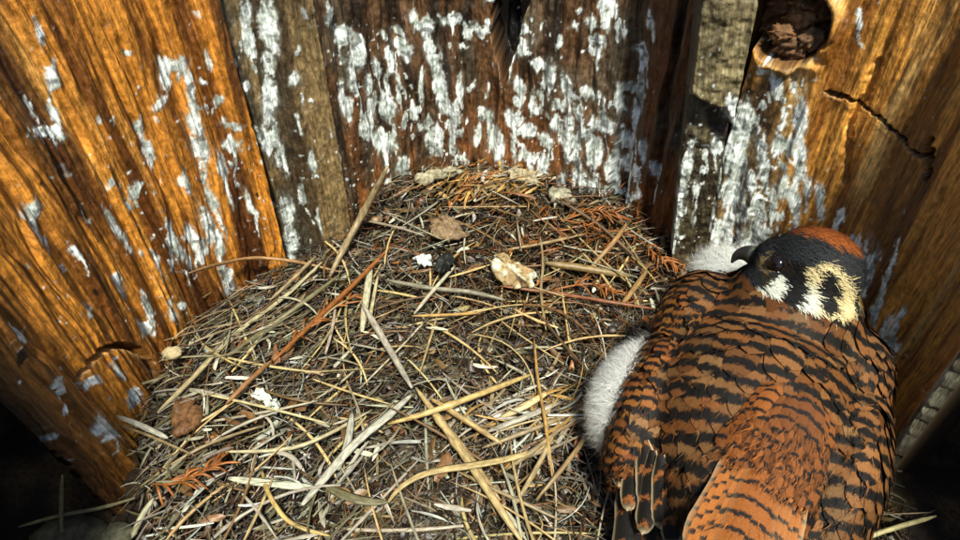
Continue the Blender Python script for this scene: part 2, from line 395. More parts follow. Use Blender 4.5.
for _l in (WHITE_L, WHITE_P, WHITE_B, WHITE_S, WHITE_R):
    _r = np.random.default_rng(len(_l))
    _l += [(x + a * ry * 1.7 + _r.normal(0, rx * .4), y + ry * _r.uniform(1.2, 2.0), _r.uniform(.9, 1.7), ry * _r.uniform(.7, 1.3), a) for (x, y, rx, ry, a) in list(_l) if _r.random() < .45]
WHITE_ALL = dict(L=WHITE_L, P=WHITE_P, B=WHITE_B, S=WHITE_S, R=WHITE_R)
def whitewash(px, py, blobs, seed, grow=1.0):
    jx = 9 * (fbm(px * .12, py * .06, seed, 3) - .5); jy = 16 * (fbm(px * .16 + 30, py * .05, seed + 3, 3) - .5)
    qx, qy = px + jx, py + jy
    m = np.zeros_like(px)
    for (x, y, rx, ry, a) in blobs:
        rx *= grow; ry *= grow
        sel = (np.abs(qx - x) < rx * 2.2 + ry * abs(a) + 3) & (np.abs(qy - y) < ry * 2.2 + 3)
        if not sel.any(): continue
        dy = qy[sel] - y; dx = qx[sel] - x - a * dy
        d = np.sqrt((dx / rx) ** 2 + (dy / ry) ** 2)
        m[sel] = np.maximum(m[sel], 1.5 - d * .95)
    runs = fbm(px * .26, py * .045, seed + 8, 3); grit = fbm(px * .42, py * .36, seed + 9, 2)
    thick = sstep(.20, .50, m - .95 * (runs - .36) - .6 * (grit - .45)) * (.88 + .12 * sstep(.3, .6, grit))
    veil = sstep(.0, 1.0, m + 1.1 * (fbm(px * .10, py * .025, seed + 5, 4) - .5)) * (m > 0)
    return thick, veil
def auto_blobs(n, x0, x1, y0, y1, seed, lean=0.0, big=5):
    r = np.random.default_rng(seed)
    return [(r.uniform(x0, x1), r.uniform(y0, y1), r.uniform(1.2, 3.2), r.uniform(2, 4) * (r.uniform(1, big) if r.random() < .5 else 1), lean + r.normal(0, .06)) for _ in range(n)]
WHITE_L += auto_blobs(26, 20, 260, 20, 330, 1, .35); WHITE_P += auto_blobs(26, 235, 320, 0, 230, 2, .2)
WHITE_B += auto_blobs(80, 380, 650, 90, 200, 3, 0.0) + auto_blobs(14, 330, 640, 0, 60, 4, 0.0)
WHITE_S += auto_blobs(14, 665, 740, 110, 250, 5, -.2); WHITE_R += auto_blobs(60, 695, 815, 70, 280, 6, -.05)
def specks(S, Z, seed, dens=.93, fs=210, fz=150):
    a = sstep(dens, dens + .03, noise(S * fs, Z * fz, seed))
    b = sstep(.90, .94, noise(S * 520, Z * 380, seed + 2)) * sstep(.45, .65, fbm(S * 30, Z * 24, seed + 4, 3))
    return np.maximum(a, b)
WW = np.array([.74, .82, .81])
def wash_colour(C, thick, veil, px, py, seed, S, Z):
    grey = np.array([.33, .36, .31])
    C = mix3(C, grey, veil * .62 * sstep(.25, .6, fbm(px * .2, py * .09, seed + 40, 3)))
    tint = mix3(WW, (.40, .46, .42), sstep(.42, .7, fbm(px * .13, py * .13, seed + 60, 3)))
    C = mix3(C, tint, thick)
    hole = sstep(.80, .85, noise(S * 330, Z * 260, seed + 71)) * thick * .8      # dark pin-holes and flecks on the dry crust
    C = mix3(C, (.02, .015, .01), hole * .9)
    return C

log = empty('hollow_log', (0, .27, 0))
tag(log, 'hollow log wall of orange weathered wood streaked with white droppings', 'log')

# plan of the wall foot, read where the wood meets the litter
def foot(*pix): return [tuple(at_bed(x, y)[:2]) for x, y in pix]
ZL0, ZL1 = -.03, .25
pl_left = foot((138, 494), (140, 440), (154, 392), (183, 335), (238, 292), (288, 264))
pl_plank = foot((284, 258), (318, 246), (350, 232))
pl_back = foot((340, 232), (366, 205), (400, 176), (470, 166), (560, 178), (630, 205), (682, 250))
pl_right = foot((694, 262), (735, 285), (800, 318), (850, 360), (878, 410), (880, 450), (868, 488))

def rel_left(S, Z, px, py):
    w = S + .007 * (fbm(S * 22, Z * 9, 31, 3) - .5)
    broad = fbm(w * 55, Z * 4, 32, 3)
    g1 = 1 - np.abs(2 * fbm(w * 210, Z * 9, 33, 2) - 1)
    g2 = noise(w * 430, Z * 22, 34)
    fib = fbm(w * 330 + 4 * noise(S * 60, Z * 30, 36), Z * 26, 37, 2)
    spl = sstep(.55, .62, fbm(w * 120 + 11, Z * 11, 38, 3))                 # splinters that have come away
    r = .006 * (broad - .5) + .0014 * g1 + .0012 * g2 + .0034 * (fib - .5) - .0020 * spl
    # deep weathered grooves
    gr = sstep(.60, .75, fbm(w * 75 + 3, Z * 3.2, 35, 2))
    r -= .0028 * gr
    # lifted crescent flap near the foot
    dx, dy = px - 117, py - 392
    d = np.hypot(dx / 36., dy / 44.)
    ang = np.arctan2(-dy, dx)
    arc = sstep(.16, .0, np.abs(d - 1)) * sstep(.35, .7, ang) * sstep(3.3, 2.9, ang)
    inside = sstep(1.02, .9, d) * sstep(-.3, .5, -dy / 44.)
    slit = sstep(.09, .03, np.abs(d - 1.05 - .1 * (fbm(px * .1, py * .1, 39, 2) - .5))) * sstep(.3, .8, ang) * sstep(3.2, 2.7, ang)
    r -= .009 * slit
    th, ve = whitewash(px, py, WHITE_L, 101)
    r += .00022 * th
    # round the front end of the slab
    r -= .006 * sstep(.018, .0, S) ** 1.5
    return r, (w, gr, arc, th, ve)
def col_left(S, Z, px, py, ex):
    w, gr, arc, th, ve = ex
    t = fbm(w * 95 + 9, Z * 6, 51, 3); t2 = fbm(w * 260, Z * 14, 52, 3)
    t3 = fbm(w * 520, Z * 30, 58, 2)
    q = sstep(.34, .62, .42 * t + .33 * t2 + .25 * t3)
    C = mix3((.11, .035, .004), (.56, .225, .028), q)
    C = mix3(C, (.74, .40, .095), sstep(.56, .74, .6 * fbm(w * 40, Z * 6 + 4, 53, 4) + .4 * t2) * .8)
    st = sstep(.52, .62, .7 * fbm(w * 52 + 7, Z * 6, 54, 4) + .3 * t2)
    C = mix3(C, (.05, .014, .003), st * .85)
    C = mix3(C, (.55, .33, .12), arc * .5)
    C = mix3(C, (.11, .05, .015), sstep(.035, .012, S) * .6)
    dots = sstep(.955, .975, noise(S * 150, Z * 95, 55))
    C = mix3(C, (.012, .006, .003), dots)
    C = wash_colour(C, th, ve, px, py, 101, S, Z)
    return mix3(C, WW * .9, specks(S, Z, 57, .965))
def dup_top(p, k=1.0, c=(0.0, .27)):
    return [((x - c[0]) * k + c[0], (y - c[1]) * k + c[1]) for x, y in p]
_fl = [.034, .030, .024, .016, .008, 0.0]
wall_part('log_wall', pl_left, [(x - f, y - .2 * f) for (x, y), f in zip(pl_left, _fl)], ZL0, ZL1, rel_left, col_left, M_wood, log, thin_start=True,
          label='orange weathered wood slab with deep grain and white droppings')

def rel_plank(S, Z, px, py):
    w = S + .004 * (fbm(S * 30, Z * 10, 131, 3) - .5)
    r = .005 * (fbm(w * 90, Z * 6, 132, 3) - .5) + .0022 * noise(w * 330, Z * 18, 133) + .002 * fbm(S * 160, Z * 120, 134, 3)
    Lm = S.max()
    r += .006 * sstep(.35, .6, S / Lm) - .004
    r -= .004 * sstep(.6, .72, fbm(w * 80 + 3, Z * 5, 135, 2))
    th, ve = whitewash(px, py, WHITE_P, 201); r += .00022 * th
    return r, (w, th, ve)
def col_plank(S, Z, px, py, ex):
    w, th, ve = ex; Lm = S.max()
    t = fbm(w * 130, Z * 9, 141, 3)
    C = mix3((.05, .032, .014), (.21, .145, .062), sstep(.3, .7, t))
    C = mix3(C, (.055, .05, .035), sstep(.55, .38, S / Lm) * .7 * sstep(.3, .6, fbm(S * 90, Z * 60, 142, 3)))
    C = mix3(C, (.30, .21, .09), sstep(.45, .62, S / Lm) * sstep(.45, .65, fbm(w * 60, Z * 5, 143, 3)) * .7)
    C = wash_colour(C, th, ve, px, py, 201, S, Z)
    return mix3(C, WW * .8, specks(S, Z, 144, .95))
wall_part('wood_plank', pl_plank, pl_plank, ZL0, ZL1, rel_plank, col_plank, M_rough_wood, log, thick=.018,
          label='grey brown weathered strip of wood beside the orange slab')

def rel_back(S, Z, px, py):
    w = S + .009 * (fbm(S * 26, Z * 14, 231, 3) - .5)
    r = .012 * (fbm(w * 48, Z * 8, 232, 3) - .5) + .003 * (1 - np.abs(2 * noise(w * 190, Z * 16, 233) - 1)) + .004 * (fbm(S * 110, Z * 80, 234, 3) - .5)
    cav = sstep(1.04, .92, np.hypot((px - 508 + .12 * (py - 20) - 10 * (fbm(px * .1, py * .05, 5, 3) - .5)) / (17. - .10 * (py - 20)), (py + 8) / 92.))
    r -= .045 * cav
    r += .004 * (fbm(w * 300, Z * 40, 236, 2) - .5)
    r -= .008 * sstep(.62, .75, fbm(w * 60 + 3, Z * 5, 235, 2))
    crease = sstep(7, 1.5, np.abs(px - 664 + .16 * (py - 120) - 8 * (noise(py * .03, 0 * py, 8) - .5)))
    r -= .008 * crease
    th, ve = whitewash(px, py, WHITE_B, 301); th = th * (cav < .01); ve = ve * (cav < .01); r += .00022 * th
    return r, (w, th, ve, cav)
def col_back(S, Z, px, py, ex):
    w, th, ve, cav = ex
    t = fbm(w * 110, Z * 13, 241, 4)
    C = mix3((.016, .009, .004), (.105, .052, .020), sstep(.36, .62, .6 * t + .4 * fbm(w * 380, Z * 40, 249, 2)))
    C = mix3(C, (.004, .003, .002), cav)  # hollow painted near black, its shade put into the colour
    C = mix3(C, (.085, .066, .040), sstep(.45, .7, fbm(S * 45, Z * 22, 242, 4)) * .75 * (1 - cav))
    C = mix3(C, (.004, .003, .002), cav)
    low = (1 - cav) * sstep(60, 165, py + 35 * (fbm(px * .03, py * .03, 243, 3) - .5))
    C = mix3(C, (.21, .075, .016), low * sstep(.42, .64, fbm(w * 85, Z * 15, 244, 3)) * .7)
    rightred = sstep(635, 660, px) * sstep(.32, .6, fbm(w * 130, Z * 9, 245, 3))
    C = mix3(C, (.18, .064, .015), rightred * .75)
    C = wash_colour(C, th, ve, px, py, 301, S, Z)
    sp = np.maximum(specks(S, Z, 247, .945, 230, 180), specks(S, Z, 248, .955, 120, 95))
    return mix3(C, WW, sp * (py > 20) * (px < 650))
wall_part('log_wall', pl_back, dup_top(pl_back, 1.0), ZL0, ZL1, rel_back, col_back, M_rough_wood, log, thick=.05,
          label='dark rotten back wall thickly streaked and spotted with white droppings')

# strip between the back wall and the right wall: a wedge whose upper half is a paler greenish board
def on_plane_y(px, py, y):
    d = ray(px, py); return CAM + d * (y / d[1])
s_bl, s_br = at_bed(667, 252), at_bed(699, 263)
s_bl[1] -= .012; s_br[1] -= .006
t_l, t_r = on_plane_y(699, 0, s_bl[1]), on_plane_y(752, 0, s_br[1])
def extrap(b, tp, z):
    k = (z - b[2]) / (tp[2] - b[2]); return tuple((b + (tp - b) * k)[:2])
st_base = [extrap(s_bl, t_l, ZL0), extrap(.5 * (s_bl + s_br), .5 * (t_l + t_r), ZL0), extrap(s_br, t_r, ZL0)]
st_top = [extrap(s_bl, t_l, ZL1), extrap(.5 * (s_bl + s_br), .5 * (t_l + t_r), ZL1), extrap(s_br, t_r, ZL1)]
def rel_strip(S, Z, px, py):
    r = .004 * (fbm(S * 160, Z * 18, 331, 3) - .5) + .003 * (fbm(S * 240, Z * 200, 332, 3) - .5)
    br = 104 + 24 * (px - 700) / 50. + 26 * (noise(px * .13, py * .02, 7) - .5)
    up = sstep(br + 4, br - 4, py)
    r += .009 * up
    th, ve = whitewash(px, py, WHITE_S, 401); r += .00022 * th
    return r, (up, th, ve)
def col_strip(S, Z, px, py, ex):
    up, th, ve = ex
    n = fbm((S + .35 * Z) * 190 + 5 * fbm(S * 90, Z * 90, 342, 3), (Z - .3 * S) * 62 + 3 * fbm(S * 70, Z * 110, 343, 2), 341, 4)
    lo = mix3((.018, .012, .006), (.085, .07, .036), sstep(.3, .75, n))
    n2 = fbm(S * 260 + 2 * noise(S * 50, Z * 20, 346), Z * 26, 347, 4)
    hi = mix3((.055, .045, .022), (.235, .195, .10), sstep(.3, .66, .65 * n2 + .35 * n))
    hi = mix3(hi, (.04, .03, .015), sstep(.62, .7, fbm(S * 110, Z * 40, 348, 3)) * .7)
    C = mix3(lo, hi, up)
    C = wash_colour(C, th, ve, px, py, 401, S, Z)
    return mix3(C, WW * .8, specks(S, Z, 345, .955))
wall_part('wood_strip', st_base, st_top, ZL0, ZL1, rel_strip, col_strip, M_rough_wood, log, thick=.012,
          label='dark wedge of wood with a pale greenish board broken off above it')

def seg_d(px, py, pts):
    best = np.full(px.shape, 1e9); par = np.zeros(px.shape); acc = 0
    for (x0, y0), (x1, y1) in zip(pts[:-1], pts[1:]):
        dx, dy = x1 - x0, y1 - y0; l2 = dx * dx + dy * dy
        t = np.clip(((px - x0) * dx + (py - y0) * dy) / l2, 0, 1)
        d = np.hypot(px - x0 - t * dx, py - y0 - t * dy)
        par = np.where(d < best, acc + t, par); best = np.minimum(best, d); acc += 1
    return best, par / acc
def rel_right(S, Z, px, py):
    w = S + .008 * (fbm(S * 22, Z * 9, 431, 3) - .5)
    kd = np.hypot((px - 792) / 40., (py - 22) / 42.)
    kd = kd + .16 * (fbm(px * .06, py * .06, 432, 3) - .5)
    w = w + .006 * np.exp(-(kd / 1.4) ** 2) * np.sign(px - 792)       # grain bends round the knot
    r = .007 * (fbm(w * 40, Z * 4, 433, 3) - .5) + .0020 * noise(w * 200, Z * 8, 434) + .0018 * fbm(S * 130, Z * 70, 435, 3) + .0024 * (fbm(w * 330, Z * 24, 439, 2) - .5)
    lump = sstep(820, 730, px)
    r += lump * (.007 * (fbm(w * 90, Z * 14, 436, 3) - .5) + .003 * (fbm(S * 200, Z * 150, 437, 3) - .5))
    hole = sstep(1.05, .78, kd)
    r -= hole * (.016 + .020 * (fbm(px * .075, py * .085, 438, 3) - .5))
    r += .004 * sstep(.35, .0, np.abs(kd - 1.12)) * sstep(.3, .6, fbm(px * .05, py * .05, 430, 2))
    jag = 7 * (fbm(px * .16, py * .16, 9, 3) - .5)
    d1, p1 = seg_d(px, py + jag, [(829, 92), (845, 97), (868, 109), (890, 124), (912, 143), (932, 160)])
    wdt = 2.4 * (1 - p1) ** 2 + .9 + 1.2 * (noise(px * .2, py * .2, 12) - .5)
    r -= .016 * sstep(wdt, wdt * .5, d1)
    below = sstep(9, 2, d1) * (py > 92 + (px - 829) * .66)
    r += .0006 * below
    d2, p2 = seg_d(px + 1.6 * jag, py, [(938, 138), (934, 158), (931, 180)])
    r -= .016 * sstep(3.2, 1.5, d2)
    d3, p3 = seg_d(px + jag, py, [(880, 62), (868, 90), (850, 120), (846, 180)])
    r -= .003 * sstep(6, 1, d3)
    th, ve = whitewash(px, py, WHITE_R, 501); r += .00022 * th
    return r, (w, kd, hole, d1, d2, th, ve, lump, below)
def col_right(S, Z, px, py, ex):
    w, kd, hole, d1, d2, th, ve, lump, below = ex
    t = .6 * fbm(w * 70, Z * 5, 441, 3) + .4 * fbm(w * 220, Z * 12, 442, 3)
    t = .65 * t + .35 * fbm(w * 450, Z * 26, 450, 2)
    C = mix3((.20, .075, .010), (.62, .29, .050), sstep(.36, .58, t))
    C = mix3(C, (.80, .52, .18), sstep(.48, .68, fbm(w * 44, Z * 9, 443, 4)) * .75)
    C = mix3(C, (.09, .032, .006), sstep(.54, .66, fbm(w * 60 + 4, Z * 5, 444, 4)) * .75)
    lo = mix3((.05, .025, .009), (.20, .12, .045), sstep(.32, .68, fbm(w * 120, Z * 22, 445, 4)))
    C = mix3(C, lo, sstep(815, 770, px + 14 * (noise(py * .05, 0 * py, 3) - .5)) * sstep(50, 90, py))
    hc = mix3((.03, .017, .008), (.17, .085, .032), sstep(.35, .68, fbm(px * .085, py * .085, 446, 4)))
    C = mix3(C, hc, sstep(1.12, .92, kd))
    C = mix3(C, (.62, .40, .16), below * .25)  # paler lip under the crack, a highlight put into the colour
    C = mix3(C, (.012, .006, .003), np.maximum(sstep(2.6, 1.2, d1), sstep(3.0, 1.4, d2)) * .9)
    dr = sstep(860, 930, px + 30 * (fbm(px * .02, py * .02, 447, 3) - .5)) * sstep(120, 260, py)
    C = mix3(C, mix3((.05, .018, .005), (.24, .09, .018), sstep(.3, .65, t)), dr * .4)  # wall painted darker at lower right, where shade falls
    C = wash_colour(C, th, ve, px, py, 501, S, Z)
    end = sstep(S.max() - .009, S.max() - .005, S)
    ec = mix3((.08, .075, .045), (.36, .36, .26), sstep(.35, .62, fbm(S * 160, Z * 60, 448, 4)))
    C = mix3(C, ec, end)
    return mix3(C, WW * .8, specks(S, Z, 449, .95) * sstep(840, 800, px))
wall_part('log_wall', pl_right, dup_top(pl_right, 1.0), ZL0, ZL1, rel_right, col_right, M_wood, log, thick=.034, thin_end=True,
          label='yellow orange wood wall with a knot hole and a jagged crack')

# ------------------------------------------------------------------ box round the log
def box_mesh(name, x0, x1, y0, y1, z0, z1, col):
    bm = bmesh.new()
    bmesh.ops.create_cube(bm, size=1)
    for v in bm.verts:
        v.co = Vector((x0 + (v.co.x + .5) * (x1 - x0), y0 + (v.co.y + .5) * (y1 - y0), z0 + (v.co.z + .5) * (z1 - z0)))
    bmesh.ops.bevel(bm, geom=bm.edges[:], offset=min(.003, .2 * min(x1 - x0, y1 - y0, z1 - z0)), segments=2, affect='EDGES')
    me = bpy.data.meshes.new(name); bm.to_mesh(me); bm.free()
    a = me.attributes.new('col', 'FLOAT_COLOR', 'POINT')
    a.data.foreach_set('color', np.tile([*col, 1.0], (len(me.vertices), 1)).astype(np.float32).ravel())
    return me
boxo = empty('nest_box', (0, .2, -.05))
tag(boxo, 'dark wooden nest box standing round the hollow log', 'nest box')
def bpart(name, *a, label=None):
    me = box_mesh(name, *a); rebase(me, (0, .2, -.05)); o = add(name, me, M_board, boxo)
    if label: o['label'] = label
    return o
DK = (.022, .024, .015)
bpart('side_panel', -.335, -.315, -.08, .56, -.06, .262, DK)
bpart('side_panel', .315, .335, -.08, .56, -.06, .262, DK)
bpart('back_panel', -.314, .314, .541, .56, -.06, .262, DK)
bpart('shade_board', -.335, -.175, -.08, .56, .263, .277, DK)  # this and the next three: unseen boards added to shade the corners
bpart('shade_board', -.335, -.105, -.32, -.0815, .263, .277, DK)
bpart('shade_board', -.1735, -.125, -.08, .06, .263, .277, DK)
bpart('shade_board', .215, .335, -.08, .56, .263, .277, DK)
bpart('front_shade_board', -.314, -.10, -.08, -.06, -.06, .262, DK)  # this and the next: out of view, added to block sun from the corners
bpart('front_shade_board', .19, .314, -.08, -.06, -.06, .262, DK)
bpart('front_rail', -.0985, .1885, -.08, -.06, -.06, .10, DK)
bpart('floor_board', -.314, .314, -.058, .54, -.06, -.048, DK)

# ------------------------------------------------------------------ litter
def frame_from(d):
    up = np.array([0, 0, 1.0]); s = np.cross(d, up)
    n = np.linalg.norm(s, axis=-1, keepdims=True); s = s / np.where(n < 1e-9, 1, n)
    u = np.cross(s, d); return s, u
# inside of the log as a polygon in plan
poly = np.array(pl_left + pl_plank[1:] + pl_back[1:] + pl_right[1:])
def inside(x, y, P=poly):
    c = np.zeros(x.shape, bool); n = len(P); j = n - 1
    for i in range(n):
        xi, yi = P[i]; xj, yj = P[j]
        cond = ((yi > y) != (yj > y)) & (x < (xj - xi) * (y - yi) / (yj - yi + 1e-12) + xi)
        c ^= cond; j = i
    return c
PAL = dict(straw=(.34, .255, .115), pale=(.47, .43, .30), grey=(.29, .27, .165), white=(.58, .61, .47), tan=(.34, .23, .09), brown=(.13, .075, .03),
           rust=(.33, .115, .02), dark=(.035, .022, .012), olive=(.20, .18, .08), gold=(.52, .31, .08))
for _k in PAL: PAL[_k] = tuple(.70 * np.array(PAL[_k]) * (.98, 1.0, 1.16))
PK = list(PAL); PV = np.array([PAL[k] for k in PK])
def weights(px, py):
    """how common each colour of bit is at a spot: (n, kinds)"""
    n = len(px); w = np.zeros((n, len(PK)))
    base = dict(straw=1.1, pale=1.0, grey=1.3, white=.5, tan=1.1, brown=2.4, rust=.6, dark=4.4, olive=1.2, gold=.1)
    for i, k in enumerate(PK): w[:, i] = base[k]
    r = np.exp(-(((px - 590) / 130.) ** 2 + ((py - 245) / 75.) ** 2))
    w[:, PK.index('rust')] += 4.2 * r; w[:, PK.index('brown')] += 2.2 * r; w[:, PK.index('tan')] += 1.5 * r
    g = np.exp(-(((px - 490) / 45.) ** 2 + ((py - 185) / 18.) ** 2))
    w[:, PK.index('gold')] += 7 * g
    b = np.exp(-(((px - 530) / 80.) ** 2 + ((py - 425) / 50.) ** 2))
    w[:, PK.index('pale')] += 2.5 * b; w[:, PK.index('straw')] += 2.5 * b
    l = np.exp(-(((px - 250) / 170.) ** 2 + ((py - 450) / 110.) ** 2))
    w[:, PK.index('white')] += .9 * l; w[:, PK.index('olive')] += 1.5 * l; w[:, PK.index('pale')] += .8 * l
    q = np.exp(-(((px - 400) / 80.) ** 2 + ((py - 270) / 60.) ** 2))
    w[:, PK.index('grey')] += 2.5 * q; w[:, PK.index('pale')] += .8 * q
    return w
def bits(P, yaw, tilt, L, W, bend, col, flat, K=5, twist=None):
    """many short curved blades at once -> V, Q, C.  flat 0: round stem (6 sided)  1: folded blade (3 across)"""
    n = len(P); t = np.linspace(-.5, .5, K)[None, :]
    along = t * L[:, None]; side = bend[:, None] * (t ** 2 - .08) * L[:, None]
    dx, dy = np.cos(yaw)[:, None], np.sin(yaw)[:, None]
    c = np.empty((n, K, 3))
    c[..., 0] = P[:, 0:1] + along * dx - side * dy
    c[..., 1] = P[:, 1:2] + along * dy + side * dx
    c[..., 2] = P[:, 2:3] + along * np.sin(tilt)[:, None] - .5 * np.abs(bend)[:, None] * (t ** 2) * L[:, None]
    d = np.gradient(c, axis=1); d /= np.linalg.norm(d, axis=2, keepdims=True)
    s, u = frame_from(d)
    tw = (rng.uniform(-1, 1, n) * .9)[:, None] + (rng.uniform(-1, 1, n) * .9)[:, None] * t * 2 if twist is None else np.broadcast_to(twist[:, None], (n, K))
    cs, sn = np.cos(tw)[..., None], np.sin(tw)[..., None]
    s, u = s * cs + u * sn, u * cs - s * sn
    prof = np.clip(1.0 - rng.uniform(.3, .95, n)[:, None] * np.abs(2 * t + rng.uniform(-.25, .25, n)[:, None]) ** 3, .10, 1) * (1 + .3 * (rng.random((n, K)) - .5))
    w = W[:, None] * .5 * prof
    if flat:
        ring = [(-1, -.12), (0, .30), (1, -.12)]
    else:
        ring = [(math.cos(a), math.sin(a)) for a in np.linspace(0, 2 * math.pi, 7)[:-1]]
    R = len(ring)
    V = np.stack([c + s * (w * a)[..., None] + u * (w * b)[..., None] for a, b in ring], 2)     # n,K,R,3
    idx = np.arange(n * K * R).reshape(n, K, R)
    if flat:
        Q = np.stack([idx[:, :-1, :-1], idx[:, :-1, 1:], idx[:, 1:, 1:], idx[:, 1:, :-1]], -1).reshape(-1, 4)
    else:
        nx = np.roll(idx, -1, axis=2)
        Q = np.stack([idx[:, :-1], nx[:, :-1], nx[:, 1:], idx[:, 1:]], -1).reshape(-1, 4)
    shade = 1 + .25 * (rng.random((n, K)) - .5)
    C = np.broadcast_to((col[:, None, :] * shade[..., None])[:, :, None, :], (n, K, R, 3)).reshape(-1, 3)
    uo = rng.random(n)[:, None, None] * 3
    U = np.stack([np.broadcast_to(uo + .0009 * np.arange(R)[None, None], (n, K, R)), np.broadcast_to((uo * 2 + along[..., None]), (n, K, R))], -1).reshape(-1, 2)
    return V.reshape(-1, 3), Q, C, U
def scatter(n, margin=1.0):
    out = []
    while len(out) < n:
        x = rng.uniform(-.20, .24, n * 2); y = rng.uniform(.02, .46, n * 2)
        ok = inside((x - .01) * margin + .01, (y - .26) * margin + .26) | ((y < .16) & (np.abs(x - .02) < .165))
        px, py = proj(np.stack([x, y, 0 * x], -1))
        ok &= (py < 640) & (px > -60) & (px < 1010)
        out += list(zip(x[ok], y[ok]))
    q = np.array(out[:n]); return q[:, 0], q[:, 1]
def choose(px, py):
    w = weights(px, py); cw = np.cumsum(w, 1); r = rng.random(len(px)) * cw[:, -1]
    return np.array([np.searchsorted(cw[i], r[i]) for i in range(len(px))])
def litter_layer(n, lmin, lmax, wmin, wmax, zlo, zhi, flat, bend=.25, tilt=.25, K=5, dull=1.0):
    x, y = scatter(n)
    z = bed(x, y) + rng.uniform(zlo, zhi, n)
    P = np.stack([x, y, z], -1); px, py = proj(P)
    k = choose(px, py)
    col = PV[k] * dull * np.where(rng.random((n, 1)) < .22, rng.uniform(.9, 1.5, (n, 1)), rng.uniform(.3, .85, (n, 1))) * rng.uniform(.9, 1.1, (n, 3))
    L = np.exp(rng.uniform(np.log(lmin), np.log(lmax), n)); W = rng.uniform(wmin, wmax, n)
    yaw = rng.uniform(0, math.pi, n)
    # straws left of the middle lie mostly towards the back right
    lean = rng.random(n) < .45 * np.exp(-((px - 280) / 130.) ** 2)
    yaw = np.where(lean, rng.normal(.75, .3, n), yaw)
    return bits(P, yaw, rng.normal(0, tilt, n), L, W, rng.normal(0, bend, n), np.clip(col, 0, .9), flat, K)
def merge(layers):
    Vs, Qs, Cs, Us, b = [], [], [], [], 0
    for v, q, c, u in layers:
        Vs.append(v); Qs.append(q + b); Cs.append(c); Us.append(u); b += len(v)
    return np.concatenate(Vs), np.concatenate(Qs), np.concatenate(Cs), np.concatenate(Us)
V, Q, C, U = merge([litter_layer(6000, .006, .022, .0005, .0018, -.006, .001, 1, .5, .35, dull=.55),  # lower layers coloured darker, shade of the gaps put into the colour
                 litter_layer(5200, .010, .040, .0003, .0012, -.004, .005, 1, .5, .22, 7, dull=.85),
                 litter_layer(3600, .008, .034, .0003, .0008, -.001, .008, 0, .5, .22, 7),
                 litter_layer(1500, .004, .012, .0018, .0042, -.004, .005, 1, .8, .5),
                 litter_layer(5000, .0015, .005, .0006, .0022, -.003, .003, 1, .9, .6, 4, dull=.9)])
def cluster(n, px, py, sx, sy, keys, l0, l1, w0, w1, yaw, ysd):
    ps = np.array([at_bed(px + rng.normal(0, sx), py + rng.normal(0, sy), rng.uniform(.003, .010)) for _ in range(n)])
    col = np.array([PAL[keys[rng.integers(len(keys))]] for _ in range(n)]) * rng.uniform(.6, 1.35, (n, 1))
    return bits(ps, rng.normal(yaw, ysd, n), rng.normal(0, .18, n), rng.uniform(l0, l1, n), rng.uniform(w0, w1, n), rng.normal(0, .25, n), np.clip(col, 0, .9), 1, 7)
V, Q, C, U = merge([(V, Q, C, U), cluster(150, 478, 184, 22, 9, ('gold', 'gold', 'straw', 'rust'), .008, .026, .0006, .0020, .9, .5),  # golden tuft, also paints the warm hot spot of light at the back
                    cluster(90, 520, 178, 16, 6, ('gold', 'pale', 'tan'), .006, .020, .0006, .0022, .5, .6),
                    cluster(80, 540, 415, 32, 18, ('pale', 'straw', 'gold', 'white'), .010, .034, .0006, .0020, .6, .45),  # pale straws, also paint the bright patch of light here
                    cluster(110, 250, 320, 45, 24, ('straw', 'grey', 'olive', 'brown'), .014, .045, .0004, .0011, .75, .25),
                    cluster(90, 300, 470, 70, 40, ('pale', 'white', 'olive', 'grey'), .008, .026, .0005, .0018, .4, .8),
                    cluster(160, 600, 235, 45, 26, ('rust', 'rust', 'tan', 'brown'), .008, .022, .0005, .0014, 1.0, .9),
                    cluster(60, 185, 420, 24, 34, ('olive', 'brown', 'grey'), .008, .024, .0005, .0018, .8, .7)])
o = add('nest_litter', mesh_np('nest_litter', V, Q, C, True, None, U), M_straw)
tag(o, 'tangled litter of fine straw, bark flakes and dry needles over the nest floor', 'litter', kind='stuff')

# --- individual straws, twigs, leaves
def sweep(path, width, col, flat=False, taper=.35, sides=6, thick=.3, wob=.06, nodes=0):
    P, s = resample(path, max(6, len(path) * 5)); K = len(P)
    d = np.gradient(P, axis=0); d /= np.linalg.norm(d, axis=1, keepdims=True)
    sd, u = frame_from(d)
    t = np.linspace(0, 1, K)
    prof = 1 - (1 - taper) * np.abs(2 * t - 1) ** 4
    prof *= 1 + wob * 2 * (rng.random(K) - .5)
    for _ in range(nodes):
        q = rng.uniform(.15, .85); prof *= 1 + .35 * np.exp(-((t - q) / .018) ** 2)
    w = .5 * width * prof
    hgt = thick if flat else 1.0
    ang = np.linspace(0, 2 * math.pi, sides + 1)[:-1]
    V = np.stack([P + sd * (w * math.cos(a))[:, None] + u * (w * hgt * math.sin(a))[:, None] for a in ang], 1)
    idx = np.arange(K * sides).reshape(K, sides); nx = np.roll(idx, -1, axis=1)
    Q = np.stack([idx[:-1], nx[:-1], nx[1:], idx[1:]], -1).reshape(-1, 4)
    caps = np.array([[idx[0, 0], idx[0, i + 1], idx[0, i]] for i in range(1, sides - 1)] + [[idx[-1, 0], idx[-1, i], idx[-1, i + 1]] for i in range(1, sides - 1)])
    C = np.repeat(np.asarray(col)[None] * (1 + .5 * (fbm(s * 160, 0 * s + rng.random() * 50, 4, 3) - .5))[:, None], sides, 0)
    uo = rng.random() * 3
    U = np.stack([np.tile(uo + width * .5 * ang, (K, 1)), np.repeat(uo + s[:, None], sides, 1)], -1).reshape(-1, 2)
    return V.reshape(-1, 3), [Q, caps], np.clip(C, 0, .9), U
